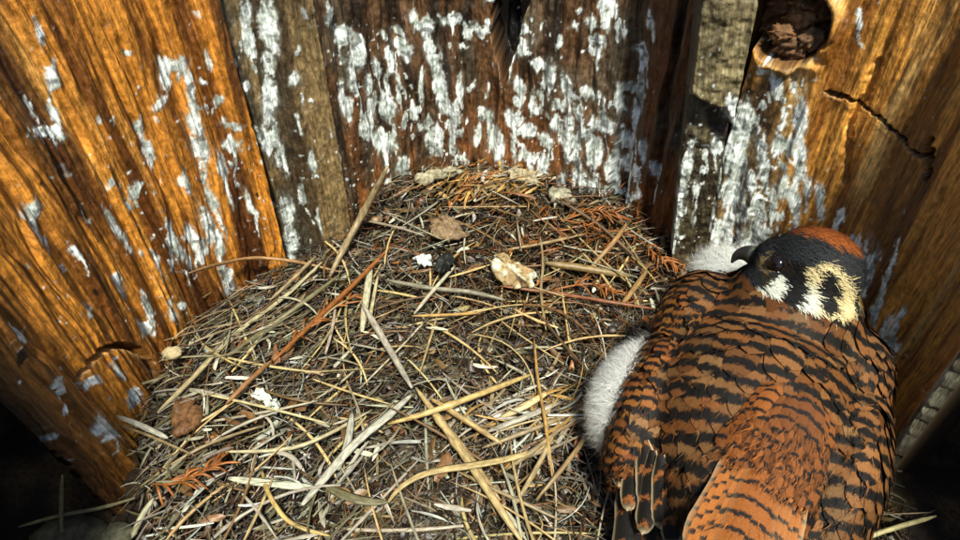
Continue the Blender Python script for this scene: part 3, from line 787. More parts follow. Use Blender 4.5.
def lay(name, pix, w_px, colkey, label, cat, flat=False, up=.006, group=None, taper=.35, thick=.3, nodes=0, ends=None):
    """pix: (x, y[, height above the bed]); width in pixels of the photograph at the piece's own distance"""
    path = [at_bed(p[0], p[1], p[2] if len(p) > 2 else up) for p in pix]
    path = np.array(path)
    dep = float(np.mean(path[:, 1] * CP - (path[:, 2] - CAM_H) * SP))
    col = PAL[colkey] if isinstance(colkey, str) else colkey
    v, q, c, uvs = sweep(path, w_px * dep / F_PX, col, flat, taper, 8 if not flat else 6, thick, nodes=nodes)
    base = path.mean(0); base[2] = path[:, 2].min()
    me = mesh_np(name, v - base, q, c, True, None, uvs)
    o = add(name, me, M_straw); o.location = base
    return tag(o, label, cat, group)
lay('straw', [(388, 166, .050), (362, 215, .020), (343, 250, .012), (329, 278, .006)], 7, 'straw', 'thick tan straw leaning up against the grey plank and back wall', 'straw', nodes=1)
lay('twig', [(189, 273, .050), (220, 264, .034), (252, 258, .022), (285, 260, .016), (312, 265, .010), (340, 272, .006)], 3.6, (.30, .17, .07), 'thin arched brown twig springing from the orange slab', 'twig')
lay('straw', [(322, 262, .012), (285, 296), (240, 330), (196, 372)], 6, (.33, .30, .18), 'long grey green straw slanting down from the grey plank', 'straw', flat=True, thick=.5)
lay('straw', [(338, 276, .012), (300, 305, .010), (262, 332), (214, 366)], 5, 'olive', 'olive straw lying close along the grey green one', 'straw')
lay('straw', [(316, 256, .014), (290, 282, .012), (270, 300, .010)], 4, 'straw', 'short yellow straw at the foot of the grey plank', 'straw')
lay('twig', [(391, 246, .010), (358, 280, .012), (318, 318, .010), (272, 362, .008)], 5, 'rust', 'long rust red twig beside the olive straw', 'twig')
lay('straw', [(362, 303, .013), (384, 340, .013), (412, 388, .012)], 7, 'pale', 'thick pale straw ending at the crossing of straws', 'straw', nodes=1)
lay('straw', [(416, 388, .011), (448, 432, .011), (484, 485, .010), (524, 545, .008)], 8, (.42, .32, .15), 'longest thick tan straw running down from the crossing of straws', 'straw', nodes=2)
lay('straw', [(432, 408, .008), (462, 446, .008), (500, 500, .007)], 6, (.30, .22, .10), 'brown straw lying beside the longest tan straw', 'straw', nodes=1)
lay('straw', [(371, 266, .010), (366, 298, .010), (362, 332, .008)], 8, (.42, .40, .27), 'flat pale straw in a pair of parallel ones', 'straw', flat=True)
lay('straw', [(378, 275, .009), (373, 300, .009), (369, 326, .008)], 4, (.36, .32, .18), 'thin straw close beside the flat pale one', 'straw', flat=True)
lay('twig', [(545, 263, .010), (575, 267, .011), (605, 272, .010), (630, 276, .008)], 8, (.20, .14, .055), 'thick brown twig lying on the rusty needles', 'twig', nodes=1)
lay('straw', [(388, 424, .008), (430, 412, .014), (480, 394, .014), (532, 374, .008)], 6, (.45, .33, .13), 'golden straw crossing over the thick pale straw', 'straw', nodes=1)
lay('straw', [(430, 398, .013), (462, 418, .012), (502, 444, .008)], 6, (.34, .24, .10), 'short brown tan straw sloping from the crossing', 'straw')
lay('grass_blade', [(388, 502, .008), (402, 486, .012), (430, 472, .014), (480, 464, .014), (525, 454, .012), (556, 440, .008)], 8, (.40, .31, .14), 'curved tan grass blade bridging the longest straw', 'grass blade', flat=True, thick=.2)
lay('grass_blade', [(323, 484, .008), (342, 494, .010), (365, 501, .010), (390, 502, .008)], 10, 'olive', 'broad olive grass blade with pointed ends', 'grass blade', flat=True, thick=.2, taper=.1)
lay('bark_strip', [(412, 394, .010), (385, 418, .012), (354, 444, .012), (326, 476, .010), (302, 505, .008)], 10, (.40, .40, .33), 'pale grey frayed bark strip below the crossing', 'bark strip', flat=True, thick=.25)
lay('bark_strip', [(352, 412, .010), (348, 440, .012), (338, 470, .010)], 8, (.36, .37, .31), 'short grey bark strip crossing the pale frayed one', 'bark strip', flat=True, thick=.25)
lay('grass_blade', [(228, 478, .008), (262, 482, .010), (318, 488, .008)], 9, (.46, .48, .36), 'straight pale flat grass blade', 'grass blade', flat=True, thick=.2)
lay('grass_blade', [(268, 450, .010), (290, 456, .012), (305, 472, .010)], 6, 'pale', 'short white pointed grass blade', 'grass blade', flat=True, thick=.2, taper=.1)
lay('straw', [(540, 236, .010), (543, 262, .010), (541, 292, .010), (546, 330, .008)], 3, 'straw', 'thin upright looking straw behind the brown twig', 'straw')
lay('straw', [(534, 338, .010), (538, 380, .012), (545, 420, .012), (553, 482, .008)], 3.4, 'gold', 'thin golden straw over the bright straw bundle', 'straw')
for (a, b, w, c, lb) in [((486, 432), (560, 402), 7, 'pale', 'broad cream straw on top of the bright bundle'), ((500, 418), (548, 392), 8, (.62, .50, .26), 'short wide yellow straw in the bright bundle'),
                         ((482, 448), (575, 412), 5, 'straw', 'slim yellow straw below the cream one'), ((506, 470), (566, 424), 5, 'straw', 'tan straw slanting out of the bright bundle'),
                         ((515, 505), (560, 420), 5, (.32, .25, .13), 'grey tan straw crossing under the golden thin straw'), ((536, 500), (598, 420), 5, 'tan', 'tan straw beside the white down')]:
    lay('straw', [(*a, .007), ((a[0] + b[0]) / 2 + 2, (a[1] + b[1]) / 2, .011), (*b, .009)], w, c, lb, 'straw', flat=w > 6, thick=.4, nodes=1)
lay('straw', [(62, 475, .045), (61, 505, .026), (62, 548, .004)], 4, (.32, .28, .14), 'straw standing upright in the dark corner outside the log', 'straw')
lay('twig', [(18, 527, .006), (58, 516, .010), (100, 508, .010), (135, 498, .008)], 4, (.24, .22, .12), 'crooked twig lying in the dark corner outside the log', 'twig', nodes=2)
lay('twig', [(62, 398, .022), (90, 408, .018), (118, 424, .012), (150, 436, .010), (196, 456, .008)], 3, (.22, .16, .08), 'thin crooked twig across the foot of the orange slab', 'twig')
lay('stick', [(117, 416, .016), (142, 426, .013), (168, 438, .010)], 6, (.42, .42, .34), 'short pale grey stick at the foot of the orange slab', 'stick')
lay('straw', [(158, 412, .010), (185, 386, .010), (214, 356, .008)], 5, (.36, .30, .16), 'stout straw near the foot of the orange slab', 'straw')
lay('twig', [(226, 404, .010), (250, 380, .012), (272, 360, .010)], 5, (.26, .13, .05), 'reddish brown twig with a pale tip', 'twig')
lay('straw', [(412, 316, .010), (446, 315, .011), (479, 313, .010)], 3.2, 'gold', 'thin golden straw lying level near the dark feather', 'straw')
lay('stick', [(386, 280, .010), (430, 288, .011), (470, 292, .010), (505, 300, .008)], 5, 'grey', 'grey stick passing below the dark feather', 'stick')
lay('stick', [(414, 314, .010), (432, 292, .012), (455, 266, .010)], 4, (.40, .38, .28), 'pale grey stick slanting towards the dark feather', 'stick')
lay('twig', [(500, 286, .010), (560, 294, .011), (610, 302, .010), (655, 309, .008)], 4, (.20, .075, .03), 'long thin red brown twig running under the kestrel wing', 'twig')
lay('grass_blade', [(620, 306, .008), (633, 290, .012), (647, 270, .012)], 6, (.26, .16, .06), 'brown pointed blade beside the red brown twig', 'grass blade', flat=True, taper=.1)
lay('straw', [(528, 300, .008), (560, 340, .008), (596, 380, .008)], 3.2, 'brown', 'thin dark straw leading to the white down', 'straw')
lay('straw', [(846, 545, .010), (888, 530, .013), (936, 516, .012)], 5, (.30, .28, .14), 'dull straw beside the kestrel wing tip under the pale log edge', 'straw')
lay('straw', [(556, 198, .012), (600, 226, .010), (640, 262, .008)], 4, 'brown', 'brown straw slanting across the rusty needles', 'straw')
lay('stick', [(590, 268, .008), (612, 244, .012), (628, 222, .012)], 5, (.26, .15, .06), 'short brown stick above the thick brown twig', 'stick')
lay('straw', [(505, 250, .008), (540, 244, .010), (585, 234, .008)], 3.5, 'tan', 'slim tan straw behind the spotted bark chip', 'straw')
lay('straw', [(135, 490, .008), (200, 448, .010), (268, 424, .008)], 3.2, 'straw', 'thin yellow straw over the rusty sprig', 'straw')
lay('straw', [(218, 452, .008), (300, 446, .012), (372, 410, .008)], 4, (.38, .34, .20), 'long bent straw in the pale litter', 'straw')
lay('straw', [(196, 392, .008), (260, 406, .011), (330, 424, .008)], 3, (.40, .35, .18), 'thin straw arching over the pale litter', 'straw')
lay('twig', [(132, 538, .010), (142, 516, .012), (154, 498, .010)], 6, (.34, .33, .22), 'stub of grey green twig near the stone', 'twig', nodes=1)
lay('straw', [(262, 470, .008), (268, 492, .010), (290, 522, .008), (330, 536, .006)], 5, (.38, .28, .10), 'bent tan straw at the end of the olive blade', 'straw', flat=True, thick=.5)
lay('straw', [(455, 470, .006), (500, 492, .009), (560, 520, .006)], 4, 'straw', 'straw crossing under the longest tan straw', 'straw')

# --- medium bits as individuals: kinds that only their place tells apart
KINDS = [('straw', (.44, .34, .15), .028, .075, .0008, .0017, 0, 'slender dry yellow straw among the nest litter', 'straw', 'loose yellow straws', 70),
         ('stem', (.33, .31, .23), .028, .070, .0008, .0018, 0, 'slender grey dead stem among the nest litter', 'stem', 'loose grey stems', 60),
         ('twig', (.15, .085, .035), .026, .070, .0008, .0016, 0, 'slender dark brown twig among the nest litter', 'twig', 'loose brown twigs', 45),
         ('bark_flake', (.17, .095, .038), .008, .016, .0025, .0055, 1, 'small brown bark flake among the nest litter', 'bark flake', 'brown bark flakes', 34),
         ('wood_chip', (.46, .47, .36), .008, .018, .0012, .0030, 1, 'small whitish wood chip among the nest litter', 'wood chip', 'whitish wood chips', 42)]
for nm, col, l0, l1, w0, w1, flat, lab, cat, grp, cnt in KINDS:
    x, y = scatter(cnt * 3, 1.12)
    px, py = proj(np.stack([x, y, 0 * x], -1))
    ok = (px > 120) & (px < 720) & (py > 180) & (py < 545) & ~((px > 610) & (py > 320))
    x, y = x[ok][:cnt], y[ok][:cnt]
    for i in range(len(x)):
        z = float(bed(x[i], y[i])) + rng.uniform(.004, .009)
        P = np.array([[0, 0, 0.]])
        c = np.array([col]) * rng.uniform(.7, 1.25) * rng.uniform(.93, 1.07, (1, 3))
        v, q, c, uvs = bits(P, np.array([rng.uniform(0, math.pi)]), np.array([rng.normal(0, .1)]), np.array([rng.uniform(l0, l1)]), np.array([rng.uniform(w0, w1)]),
                       np.array([rng.normal(0, .34)]), c, flat, 10)
        o = add(nm, mesh_np(nm, v, q, np.clip(c, 0, .9), True, None, uvs), M_straw); o.location = (x[i], y[i], z)
        tag(o, lab, cat, grp)

# --- rusty dead conifer sprigs
def sprig(pix, n, size, label, seed):
    r = np.random.default_rng(seed)
    path = np.array([at_bed(p[0], p[1], .009) for p in pix])
    stem = sweep(path, .0014, PAL['rust'])
    layers = [stem]
    Pm, s = resample(path, 40)
    for k in range(n):
        i = r.integers(3, 39); p = Pm[i]; d = Pm[min(i + 1, 39)] - Pm[i - 1]; a0 = math.atan2(d[1], d[0])
        a = a0 + r.choice([-1, 1]) * r.uniform(.35, .8); L = size * r.uniform(.5, 1.1)
        q = [p, p + np.array([math.cos(a) * L * .5, math.sin(a) * L * .5, r.uniform(-.001, .003)]), p + np.array([math.cos(a - .1) * L, math.sin(a - .1) * L, r.uniform(-.003, .002)])]
        layers.append(sweep(q, .0012, np.array(PAL['rust']) * r.uniform(.7, 1.4), taper=.3, sides=5))
    Vs, Q4, Q3, Cs, Us, b = [], [], [], [], [], 0
    for v, (q4, q3), c, u in layers:
        Us.append(u); Vs.append(v); Q4.append(q4 + b); Q3.append(q3 + b); Cs.append(c); b += len(v)
    base = path.mean(0); base[2] -= .004
    o = add('conifer_sprig', mesh_np('conifer_sprig', np.concatenate(Vs) - base, [np.concatenate(Q4), np.concatenate(Q3)], np.concatenate(Cs), True, None, np.concatenate(Us)), M_straw)
    o.location = base
    tag(o, label, 'sprig', 'rusty conifer sprigs')
sprig([(150, 484), (180, 482), (222, 462)], 22, .012, 'rust orange conifer sprig below the foot of the orange slab', 1)
sprig([(286, 352), (318, 318), (350, 298)], 24, .013, 'rust orange conifer sprig beside the long rust red twig', 2)
sprig([(448, 212), (462, 190), (476, 172)], 18, .012, 'bright orange conifer sprig below the back wall', 3)
sprig([(560, 222), (590, 212), (620, 214)], 24, .014, 'rust conifer sprig behind the thick brown twig', 4)
sprig([(552, 290), (590, 284), (618, 294)], 20, .012, 'rust conifer sprig in front of the thick brown twig', 5)
sprig([(640, 240), (660, 258), (684, 272)], 20, .012, 'rust conifer sprig at the foot of the dark wedge of wood', 6)

# --- chips, stone, dark feather
def plate(name, pix, thick, colf, label, cat, up=.008, mat=None, seed=0, sub=10, curl=.0):
    r = np.random.default_rng(seed)
    P = np.array([at_bed(x, y, up) for x, y in pix]); c = P.mean(0)
    ring = np.concatenate([P[i] + (P[(i + 1) % len(P)] - P[i]) * np.linspace(0, 1, 6)[:-1, None] for i in range(len(P))])
    ring += r.normal(0, .0009, ring.shape) * [1, 1, .6]
    rows = [c + (ring - c) * k for k in (1, .92, .7, .42, .15)]
    top = []
    for j, k in enumerate((1, .92, .7, .42, .15)):
        q = rows[j].copy(); q[:, 2] += thick * (0 if j == 0 else .8) + .0030 * (noise(q[:, 0] * 420, q[:, 1] * 420, seed) - .5) + curl * k * k
        top.append(q)
    bot = ring.copy(); bot[:, 2] -= thick * .7; bot[:, 2] += curl
    V = np.concatenate(top + [bot]); m = len(ring); a = np.arange(m); b = (a + 1) % m
    Q = [np.stack([j * m + a, j * m + b, (j + 1) * m + b, (j + 1) * m + a], -1) for j in range(4)]
    Q.append(np.stack([5 * m + a, 5 * m + b, b, a], -1))
    cap = np.concatenate([[4 * m + np.arange(m)], [5 * m + np.arange(m)[::-1]]]).reshape(2, m)
    C = colf(V)
    base = c.copy(); base[2] = V[:, 2].min()
    o = add(name, mesh_np(name, V - base, Q + [cap], C, False), mat or M_chip); o.location = base
    return tag(o, label, cat)
def chip_col(V):
    C = mix3((.20, .135, .06), (.34, .25, .12), fbm(V[:, 0] * 200, V[:, 1] * 200, 5, 3))
    return mix3(C, (.55, .58, .46), sstep(.66, .72, noise(V[:, 0] * 330, V[:, 1] * 330, 8)))
plate('bark_chip', [(490, 262), (499, 252), (514, 262), (536, 274), (533, 287), (516, 288), (497, 280)], .0022, chip_col, 'tan bark chip with pale spots lying on the litter', 'bark chip', up=.012)
plate('bark_chip', [(428, 222), (440, 214), (458, 222), (470, 236), (452, 240), (432, 236)], .002, lambda V: mix3((.10, .06, .03), (.24, .17, .09), fbm(V[:, 0] * 200, V[:, 1] * 200, 6, 3)), 'curled brown bark chip behind the dark feather', 'bark chip', up=.010, seed=3)
plate('bark_chip', [(508, 172), (520, 169), (533, 174), (540, 181), (522, 182), (512, 180)], .002, lambda V: mix3((.20, .16, .09), (.42, .38, .25), fbm(V[:, 0] * 200, V[:, 1] * 200, 7, 3)), 'pale bark chip against the back wall', 'bark chip', up=.008, seed=4)
plate('bark_chip', [(549, 190), (562, 187), (572, 193), (576, 201), (562, 204), (552, 199)], .003, lambda V: mix3((.16, .15, .10), (.36, .35, .26), fbm(V[:, 0] * 300, V[:, 1] * 300, 9, 3)), 'grey rough bark chip at the foot of the back wall', 'bark chip', up=.008, seed=5)
plate('bark_chip', [(412, 180), (430, 171), (452, 169), (462, 172), (446, 176), (424, 184)], .002, lambda V: mix3((.16, .14, .08), (.34, .32, .22), fbm(V[:, 0] * 300, V[:, 1] * 300, 11, 3)), 'long olive bark chip along the foot of the back wall', 'bark chip', up=.009, seed=6)
plate('bark_chip', [(178, 402), (196, 398), (206, 412), (196, 432), (176, 436), (170, 418)], .002, lambda V: mix3((.07, .03, .012), (.17, .085, .03), fbm(V[:, 0] * 200, V[:, 1] * 200, 12, 3)), 'dark red brown bark chip near the orange slab', 'bark chip', up=.009, seed=7)
plate('bark_chip', [(254, 392), (262, 388), (276, 400), (280, 408), (266, 406)], .0012, lambda V: np.tile([[.60, .66, .56]], (len(V), 1)), 'mint white torn flake beside the reddish brown twig', 'bark chip', up=.012, seed=8)
plate('feather', [(434, 266), (440, 256), (450, 252), (456, 258), (450, 268), (440, 274)], .0008, lambda V: np.tile([[.008, .010, .009]], (len(V), 1)), 'small black feather lying on the litter', 'feather', up=.013, seed=9)
plate('dropping', [(414, 258), (422, 254), (432, 256), (430, 264), (420, 264)], .0012, lambda V: np.tile([[.66, .72, .68]], (len(V), 1)), 'white blob of dried dropping beside the black feather', 'dropping', up=.012, seed=10)
def stone(pix, r, label, col, seed, up=.004, sc=(1, .8, .6)):
    bm = bmesh.new(); bmesh.ops.create_icosphere(bm, subdivisions=4, radius=1)
    V = np.array([v.co[:] for v in bm.verts]); Fc = np.array([[v.index for v in f.verts] for f in bm.faces]); bm.free()
    k = 1 + .5 * (fbm(V[:, 0] * 1.7 + seed, V[:, 1] * 1.7 + V[:, 2] * 1.1, seed, 4) - .5)
    V = V * k[:, None] * np.array(sc) * r
    C = mix3(np.array(col) * .5, col, fbm(V[:, 0] * 180, V[:, 1] * 180 + V[:, 2] * 90, seed + 2, 4))
    p = at_bed(*pix, up)
    o = add('stone', mesh_np('stone', V, Fc, C), M_stone); o.location = p; tag(o, label, 'stone')
stone((74, 538), .014, 'lumpy olive grey stone in the dark corner outside the log', (.13, .12, .07), 3, sc=(1.2, .8, .6))
stone((48, 540), .008, 'small brown stone beside the olive grey one', (.14, .10, .05), 5)
stone((118, 535), .007, 'small pale stone at the foot of the log edge', (.14, .14, .09), 6)
stone((172, 353), .005, 'little round cream pebble at the foot of the orange slab', (.50, .42, .24), 7, up=.012)

# loose chunks inside the knot hole
for (x, y, r, col, lb) in [(772, 18, .013, (.20, .105, .045), 'brown crumbling chunk at the knot hole mouth'), (800, 20, .008, (.24, .12, .05), 'small round reddish chunk inside the knot hole'), (795, 44, .010, (.13, .065, .03), 'dark flat chunk in the bottom of the knot hole'), (812, 40, .007, (.16, .09, .045), 'grey brown chunk at the rim of the knot hole'), (782, 34, .006, (.20, .10, .04), 'little brown chunk wedged low in the knot hole'), (786, 6, .008, (.12, .06, .03), 'dark brown chunk high in the knot hole')]:
    bm = bmesh.new(); bmesh.ops.create_icosphere(bm, subdivisions=4, radius=1)
    V = np.array([v.co[:] for v in bm.verts]); Fc = np.array([[v.index for v in f.verts] for f in bm.faces]); bm.free()
    k = .8 + 1.1 * (np.abs(fbm(V[:, 0] * 2.6 + x, V[:, 1] * 2.2 + V[:, 2] * 2.4, int(x), 4, .65) - .5) + .35 * (noise(V[:, 0] * 5, V[:, 2] * 5 + V[:, 1] * 3, 3) - .5))
    V = V * k[:, None] * r * np.array([1.1, .8, .8])
    C = mix3(np.array(col) * .35, np.array(col) * 1.3, fbm(V[:, 0] * 160, V[:, 2] * 160 + V[:, 1] * 80, int(y), 4))
    # the wall face behind this pixel
    hit = None; dg = bpy.context.evaluated_depsgraph_get()
    ok, loc, nrm, ix, ob, mt = scene.ray_cast(dg, Vector(CAM), Vector(ray(x, y)).normalized())
    p = Vector(loc) + Vector(ray(x, y)).normalized() * (-r * .15)
    o = add('wood_chunk', mesh_np('wood_chunk', V, Fc, C), M_stone); o.location = p
    tag(o, lb, 'wood chunk')

# ------------------------------------------------------------------ kestrel
e1 = np.array([.50, .866, 0]); e2 = np.array([-.866, .50, 0]); e3 = np.array([0, 0, 1.0])
BC = np.array([.1125, .162, .045])
kes = empty('kestrel', (BC[0], BC[1], 0.0))
tag(kes, 'brooding kestrel with rufous black barred back and its head turned aside', 'kestrel')
KB = np.array([BC[0], BC[1], 0.0])
HC = at_z(808, 266, .096)                                   # head centre
hf = np.array([-.70, .70, -.12]); hf /= np.linalg.norm(hf)   # where the bill points
hu = np.array([0, 0, 1.0]) - hf * hf[2]; hu /= np.linalg.norm(hu)
hl = np.cross(hu, hf); hl /= np.linalg.norm(hl)              # bird's left = towards the camera
_r = math.radians(30); hu, hl = hu * math.cos(_r) - hl * math.sin(_r), hl * math.cos(_r) + hu * math.sin(_r)   # the crown leans away
def B(a, b, c): return BC + e1 * a + e2 * b + e3 * c
blobs = [(B(0, 0, 0), (.054, .040, .042), (e1, e2, e3)), (B(.016, 0, .007), (.040, .041, .033), (e1, e2, e3)),
         (B(-.004, .037, -.009), (.046, .014, .032), (e1, e2, e3)), (B(-.006, -.036, -.006), (.046, .016, .034), (e1, e2, e3)),
         (B(.030, .031, .010), (.026, .018, .026), (e1, e2, e3)), (B(.026, -.030, .008), (.026, .018, .026), (e1, e2, e3)),
         (B(-.036, -.004, .004), (.030, .026, .026), (e1, e2, e3)),
         ((B(.03, -.004, .03) + HC) / 2 + np.array([-.001, -.001, -.0115]), (.026, .027, .026), (e1, e2, e3)),
         (HC - hf * .002, (.0184, .0160, .0164), (hf, hl, hu)), (HC + hf * .0125 - hu * .003, (.0098, .0102, .0098), (hf, hl, hu))]
bm = bmesh.new()
for c, r, ax in blobs:
    m = Matrix.Identity(4)
    for i in range(3):
        for j in range(3): m[j][i] = ax[i][j] * r[i]
        m[i][3] = c[i]
    bmesh.ops.create_icosphere(bm, subdivisions=4, radius=1, matrix=m)
tmp = bpy.data.meshes.new('tmp'); bm.to_mesh(tmp); bm.free()
tob = bpy.data.objects.new('tmp', tmp); scene.collection.objects.link(tob)
md = tob.modifiers.new('r', 'REMESH'); md.mode = 'VOXEL'; md.voxel_size = .0021
sm = tob.modifiers.new('s', 'SMOOTH'); sm.iterations = 7; sm.factor = .5
dg = bpy.context.evaluated_depsgraph_get(); dg.update()
body_me = bpy.data.meshes.new_from_object(tob.evaluated_get(dg))
bpy.data.objects.remove(tob); bpy.data.meshes.remove(tmp)
nb = len(body_me.vertices)
BV = np.empty(nb * 3, np.float32); body_me.vertices.foreach_get('co', BV); BV = BV.reshape(-1, 3).astype(float)
BN = np.empty(nb * 3, np.float32); body_me.vertices.foreach_get('normal', BN); BN = BN.reshape(-1, 3).astype(float)
bvh = BVHTree.FromPolygons([Vector(v) for v in BV], [tuple(p.vertices) for p in body_me.polygons])

RUF = np.array([.25, .088, .020]); BUF = np.array([.27, .155, .062]); CREAM = np.array([.62, .52, .27]); WHT = np.array([.66, .70, .60]); BLK = np.array([.006, .006, .006]); SLATE = np.array([.021, .024, .0265])
def inpoly(x, y, P): return inside(x, y, np.array(P, float))
def head_paint(P, jit=0.0):
    """colour of the head plumage; the far side mirrors the near one about the head's own middle plane"""
    q = P - HC; l = q @ hl
    Pm = P - 2 * np.minimum(l, 0)[:, None] * hl
    x, y = proj(Pm)
    x = x + jit * (rng.random(len(x)) - .5); y = y + jit * (rng.random(len(x)) - .5)
    C = np.tile(SLATE, (len(x), 1))
    def put(mask, c): C[mask] = c
    put(inpoly(x, y, [(774, 211), (792, 213), (815, 213), (845, 230), (856, 250), (840, 246), (815, 238), (795, 235), (780, 236)]), (.27, .078, .018))
    cream = inpoly(x, y, [(792, 279), (795, 270), (803, 263), (817, 258), (832, 262), (845, 278), (852, 300), (856, 335), (770, 335), (782, 304), (790, 292)])
    put(cream, CREAM)
    C[cream] = mix3(CREAM, WHT, sstep(270, 296, y[cream]) * sstep(822, 800, x[cream]))
    white = inpoly(x, y, [(757, 283), (764, 277), (786, 270), (787, 283), (780, 294), (773, 306), (768, 320), (755, 320), (756, 300)])
    put(white, WHT)
    put(np.hypot((x - 821 - .12 * (y - 286)) / 11., (y - 287) / 22.) < 1, BLK)
    put(inpoly(x, y, [(779, 260), (797, 258), (800, 283), (794, 302), (786, 314), (764, 316), (771, 298), (779, 284)]), BLK)
    put(np.hypot((x - 776) / 11, (y - 263) / 7.5) < 1, (.025, .013, .008))
    put(inpoly(x, y, [(755, 256), (766, 250), (768, 264), (762, 272), (756, 268)]), (.22, .16, .075))
    put(inpoly(x, y, [(756, 271), (765, 270), (766, 278), (760, 286), (756, 280)]), (.03, .022, .012))
    return C
hd = np.linalg.norm((BV - HC), axis=1)
isH = (hd < .0248) & (((BV - HC) @ (hu * .5 - e1 * .0 + np.array([0, 0, .6]))) > -.0165)
bc = np.tile(RUF * .35, (nb, 1))
under = BV[:, 2] < .03
bc[under] = (.25, .2, .12)
bc[isH] = head_paint(BV[isH])
a = body_me.attributes.new('col', 'FLOAT_COLOR', 'POINT')
a.data.foreach_set('color', np.c_[bc, np.ones(nb)].astype(np.float32).ravel())
body_me.polygons.foreach_set('use_smooth', np.ones(len(body_me.polygons), bool))
rebase(body_me, KB)
body = add('body', body_me, M_plume, kes); body['label'] = 'rounded barred body and black and cream striped head'

# --- feathers that lie on the body
def surf(p, off):
    loc, n, i, d = bvh.find_nearest(Vector(p))
    return np.array(loc) + np.array(n) * off, np.array(n)
FU = 5; FVN = 10
FR = dict(P=[], D=[], N=[], C=[])
def fray(V, ph, duty, col, n, m, edge):
    FVN, FU = V.shape[:2]
    for _ in range(m):
        fi = rng.uniform(.45, 1.0) * (FVN - 1); fj = rng.random() * (FU - 1)
        if rng.random() < .45: fi = FVN - 1.05
        i = min(int(fi), FVN - 2); j = min(int(fj), FU - 2); a = fi - i; b = fj - j
        p = (V[i, j] * (1 - b) + V[i, j + 1] * b) * (1 - a) + (V[i + 1, j] * (1 - b) + V[i + 1, j + 1] * b) * a
        d = V[i + 1, j] - V[i, j]; d = d / (np.linalg.norm(d) + 1e-9)
        sd = V[i, j + 1] - V[i, j]; sd = sd / (np.linalg.norm(sd) + 1e-9)
        f = ((1 - a) * ph[i, j] + a * ph[i + 1, j] + .25) % 1.0
        FR['P'].append(p); FR['D'].append(d + sd * (fj / (FU - 1) * 2 - 1) * .6 + rng.normal(0, .08, 3)); FR['N'].append(n)
        FR['C'].append(BLK * 1.2 if abs(f - .5) < duty * .5 else np.asarray(col) * rng.uniform(.7, 1.25))
def feather(name, P, D, L, W, phase0, dph, duty, col, lift0=.0004, lift1=.0026, edge=0.0, conform=1.0, round_=1.0, normal=None, droop=0.0, chev=.12, parent=kes, tipw=.55, barbs=20, fu=5, bendv=0.0, fv=10, grow=2.2, g0=.35):
    FU = fu; FVN = fv
    P = np.array(P); D = np.array(D) / np.linalg.norm(D)
    if normal is None: _, n = surf(P, 0)
    else: n = np.array(normal)
    D = D - n * (D @ n); D /= np.linalg.norm(D)
    S = np.cross(D, n)
    us = np.linspace(-1, 1, FU); vsn = 1 - (1 - np.linspace(0, 1, FVN)) ** (1.7 if fv > 10 else 1.0)
    V = np.empty((FVN, FU, 3)); U_ = np.empty((FVN, FU)); V_ = np.empty((FVN, FU))
    for i, v in enumerate(vsn):
        wv = W * .5 * (min(1, g0 + grow * v)) * (1 - (max(0, (v - tipw) / (1.0001 - tipw))) ** 2.2) ** .5
        wv = max(wv, W * .03)
        for j, u in enumerate(us):
            jag = 1 + (.10 * (rng.random() - .5) if abs(u) == 1 else 0)
            q = P + D * (L * (v + (0.02 * (rng.random() - .5) if i == FVN - 1 else 0))) + S * (wv * u * jag + bendv * L * v * v)
            lift = lift0 + (lift1 - lift0) * v
            if conform > 0:
                loc, nn = surf(q, lift)
                q = loc * conform + (q + n * lift) * (1 - conform)
            else:
                q = q + n * (lift - .10 * W * u * u) - e3 * droop * L * v * v
            V[i, j] = q; U_[i, j] = u; V_[i, j] = v
    idx = np.arange(FVN * FU).reshape(FVN, FU)
    Q = np.stack([idx[:-1, :-1], idx[:-1, 1:], idx[1:, 1:], idx[1:, :-1]], -1).reshape(-1, 4)
    # a thin second skin gives the vane thickness
    ph = phase0 + dph * V_ - chev * U_ ** 2
    fray(V, ph, duty, col, n, barbs, edge)
    ed = edge * (np.maximum(sstep(.72, 1.0, np.abs(U_)), sstep(.90, 1.0, V_)))
    c = np.tile(np.asarray(col)[None], (FVN * FU, 1))
    me = mesh_np(name, V.reshape(-1, 3) - KB, Q, c, True,
                 dict(phase=ph.ravel(), u=U_.ravel(), v=V_.ravel(), duty=np.full(FVN * FU, duty), edge=ed.ravel()))
    return add(name, me, M_feather, parent)

# Poisson sampling of the upper body
bpx, bpy_ = proj(BV)
order = rng.permutation(nb)
cand = [i for i in order if BN[i, 2] > -.35 and BV[i, 2] > .012 and not isH[i]]
pts = []
cell = {}
def far_enough(p, r):
    k = tuple((p // .006).astype(int))
    for a in (-1, 0, 1):
        for b in (-1, 0, 1):
            for c in (-1, 0, 1):
                for q in cell.get((k[0] + a, k[1] + b, k[2] + c), ()):
                    if np.linalg.norm(q - p) < r: return False
    cell.setdefault(k, []).append(p); return True
for i in cand:
    q = BV[i] - BC; lat = q @ e2
    wing = abs(lat) > .033
    if far_enough(BV[i], .0052 if wing else .0060): pts.append(i)
tail_dir = -e1 * .96 - e3 * .28
fl = []
for i in pts:
    P = BV[i]; q = P - BC; al = q @ e1; lat = q @ e2
    fl.append((al, i, lat, q[2]))
fl.sort()                                                     # from the tail towards the head
vis = []
vd = (BV - CAM); vd /= np.linalg.norm(vd, axis=1, keepdims=True)
facing = -(vd * BN).sum(1)
keep = sorted(fl, key=lambda f: -facing[f[1]])
small = set(f[1] for f in keep[560:])
cnt = dict(back_feather=0, covert_feather=0)
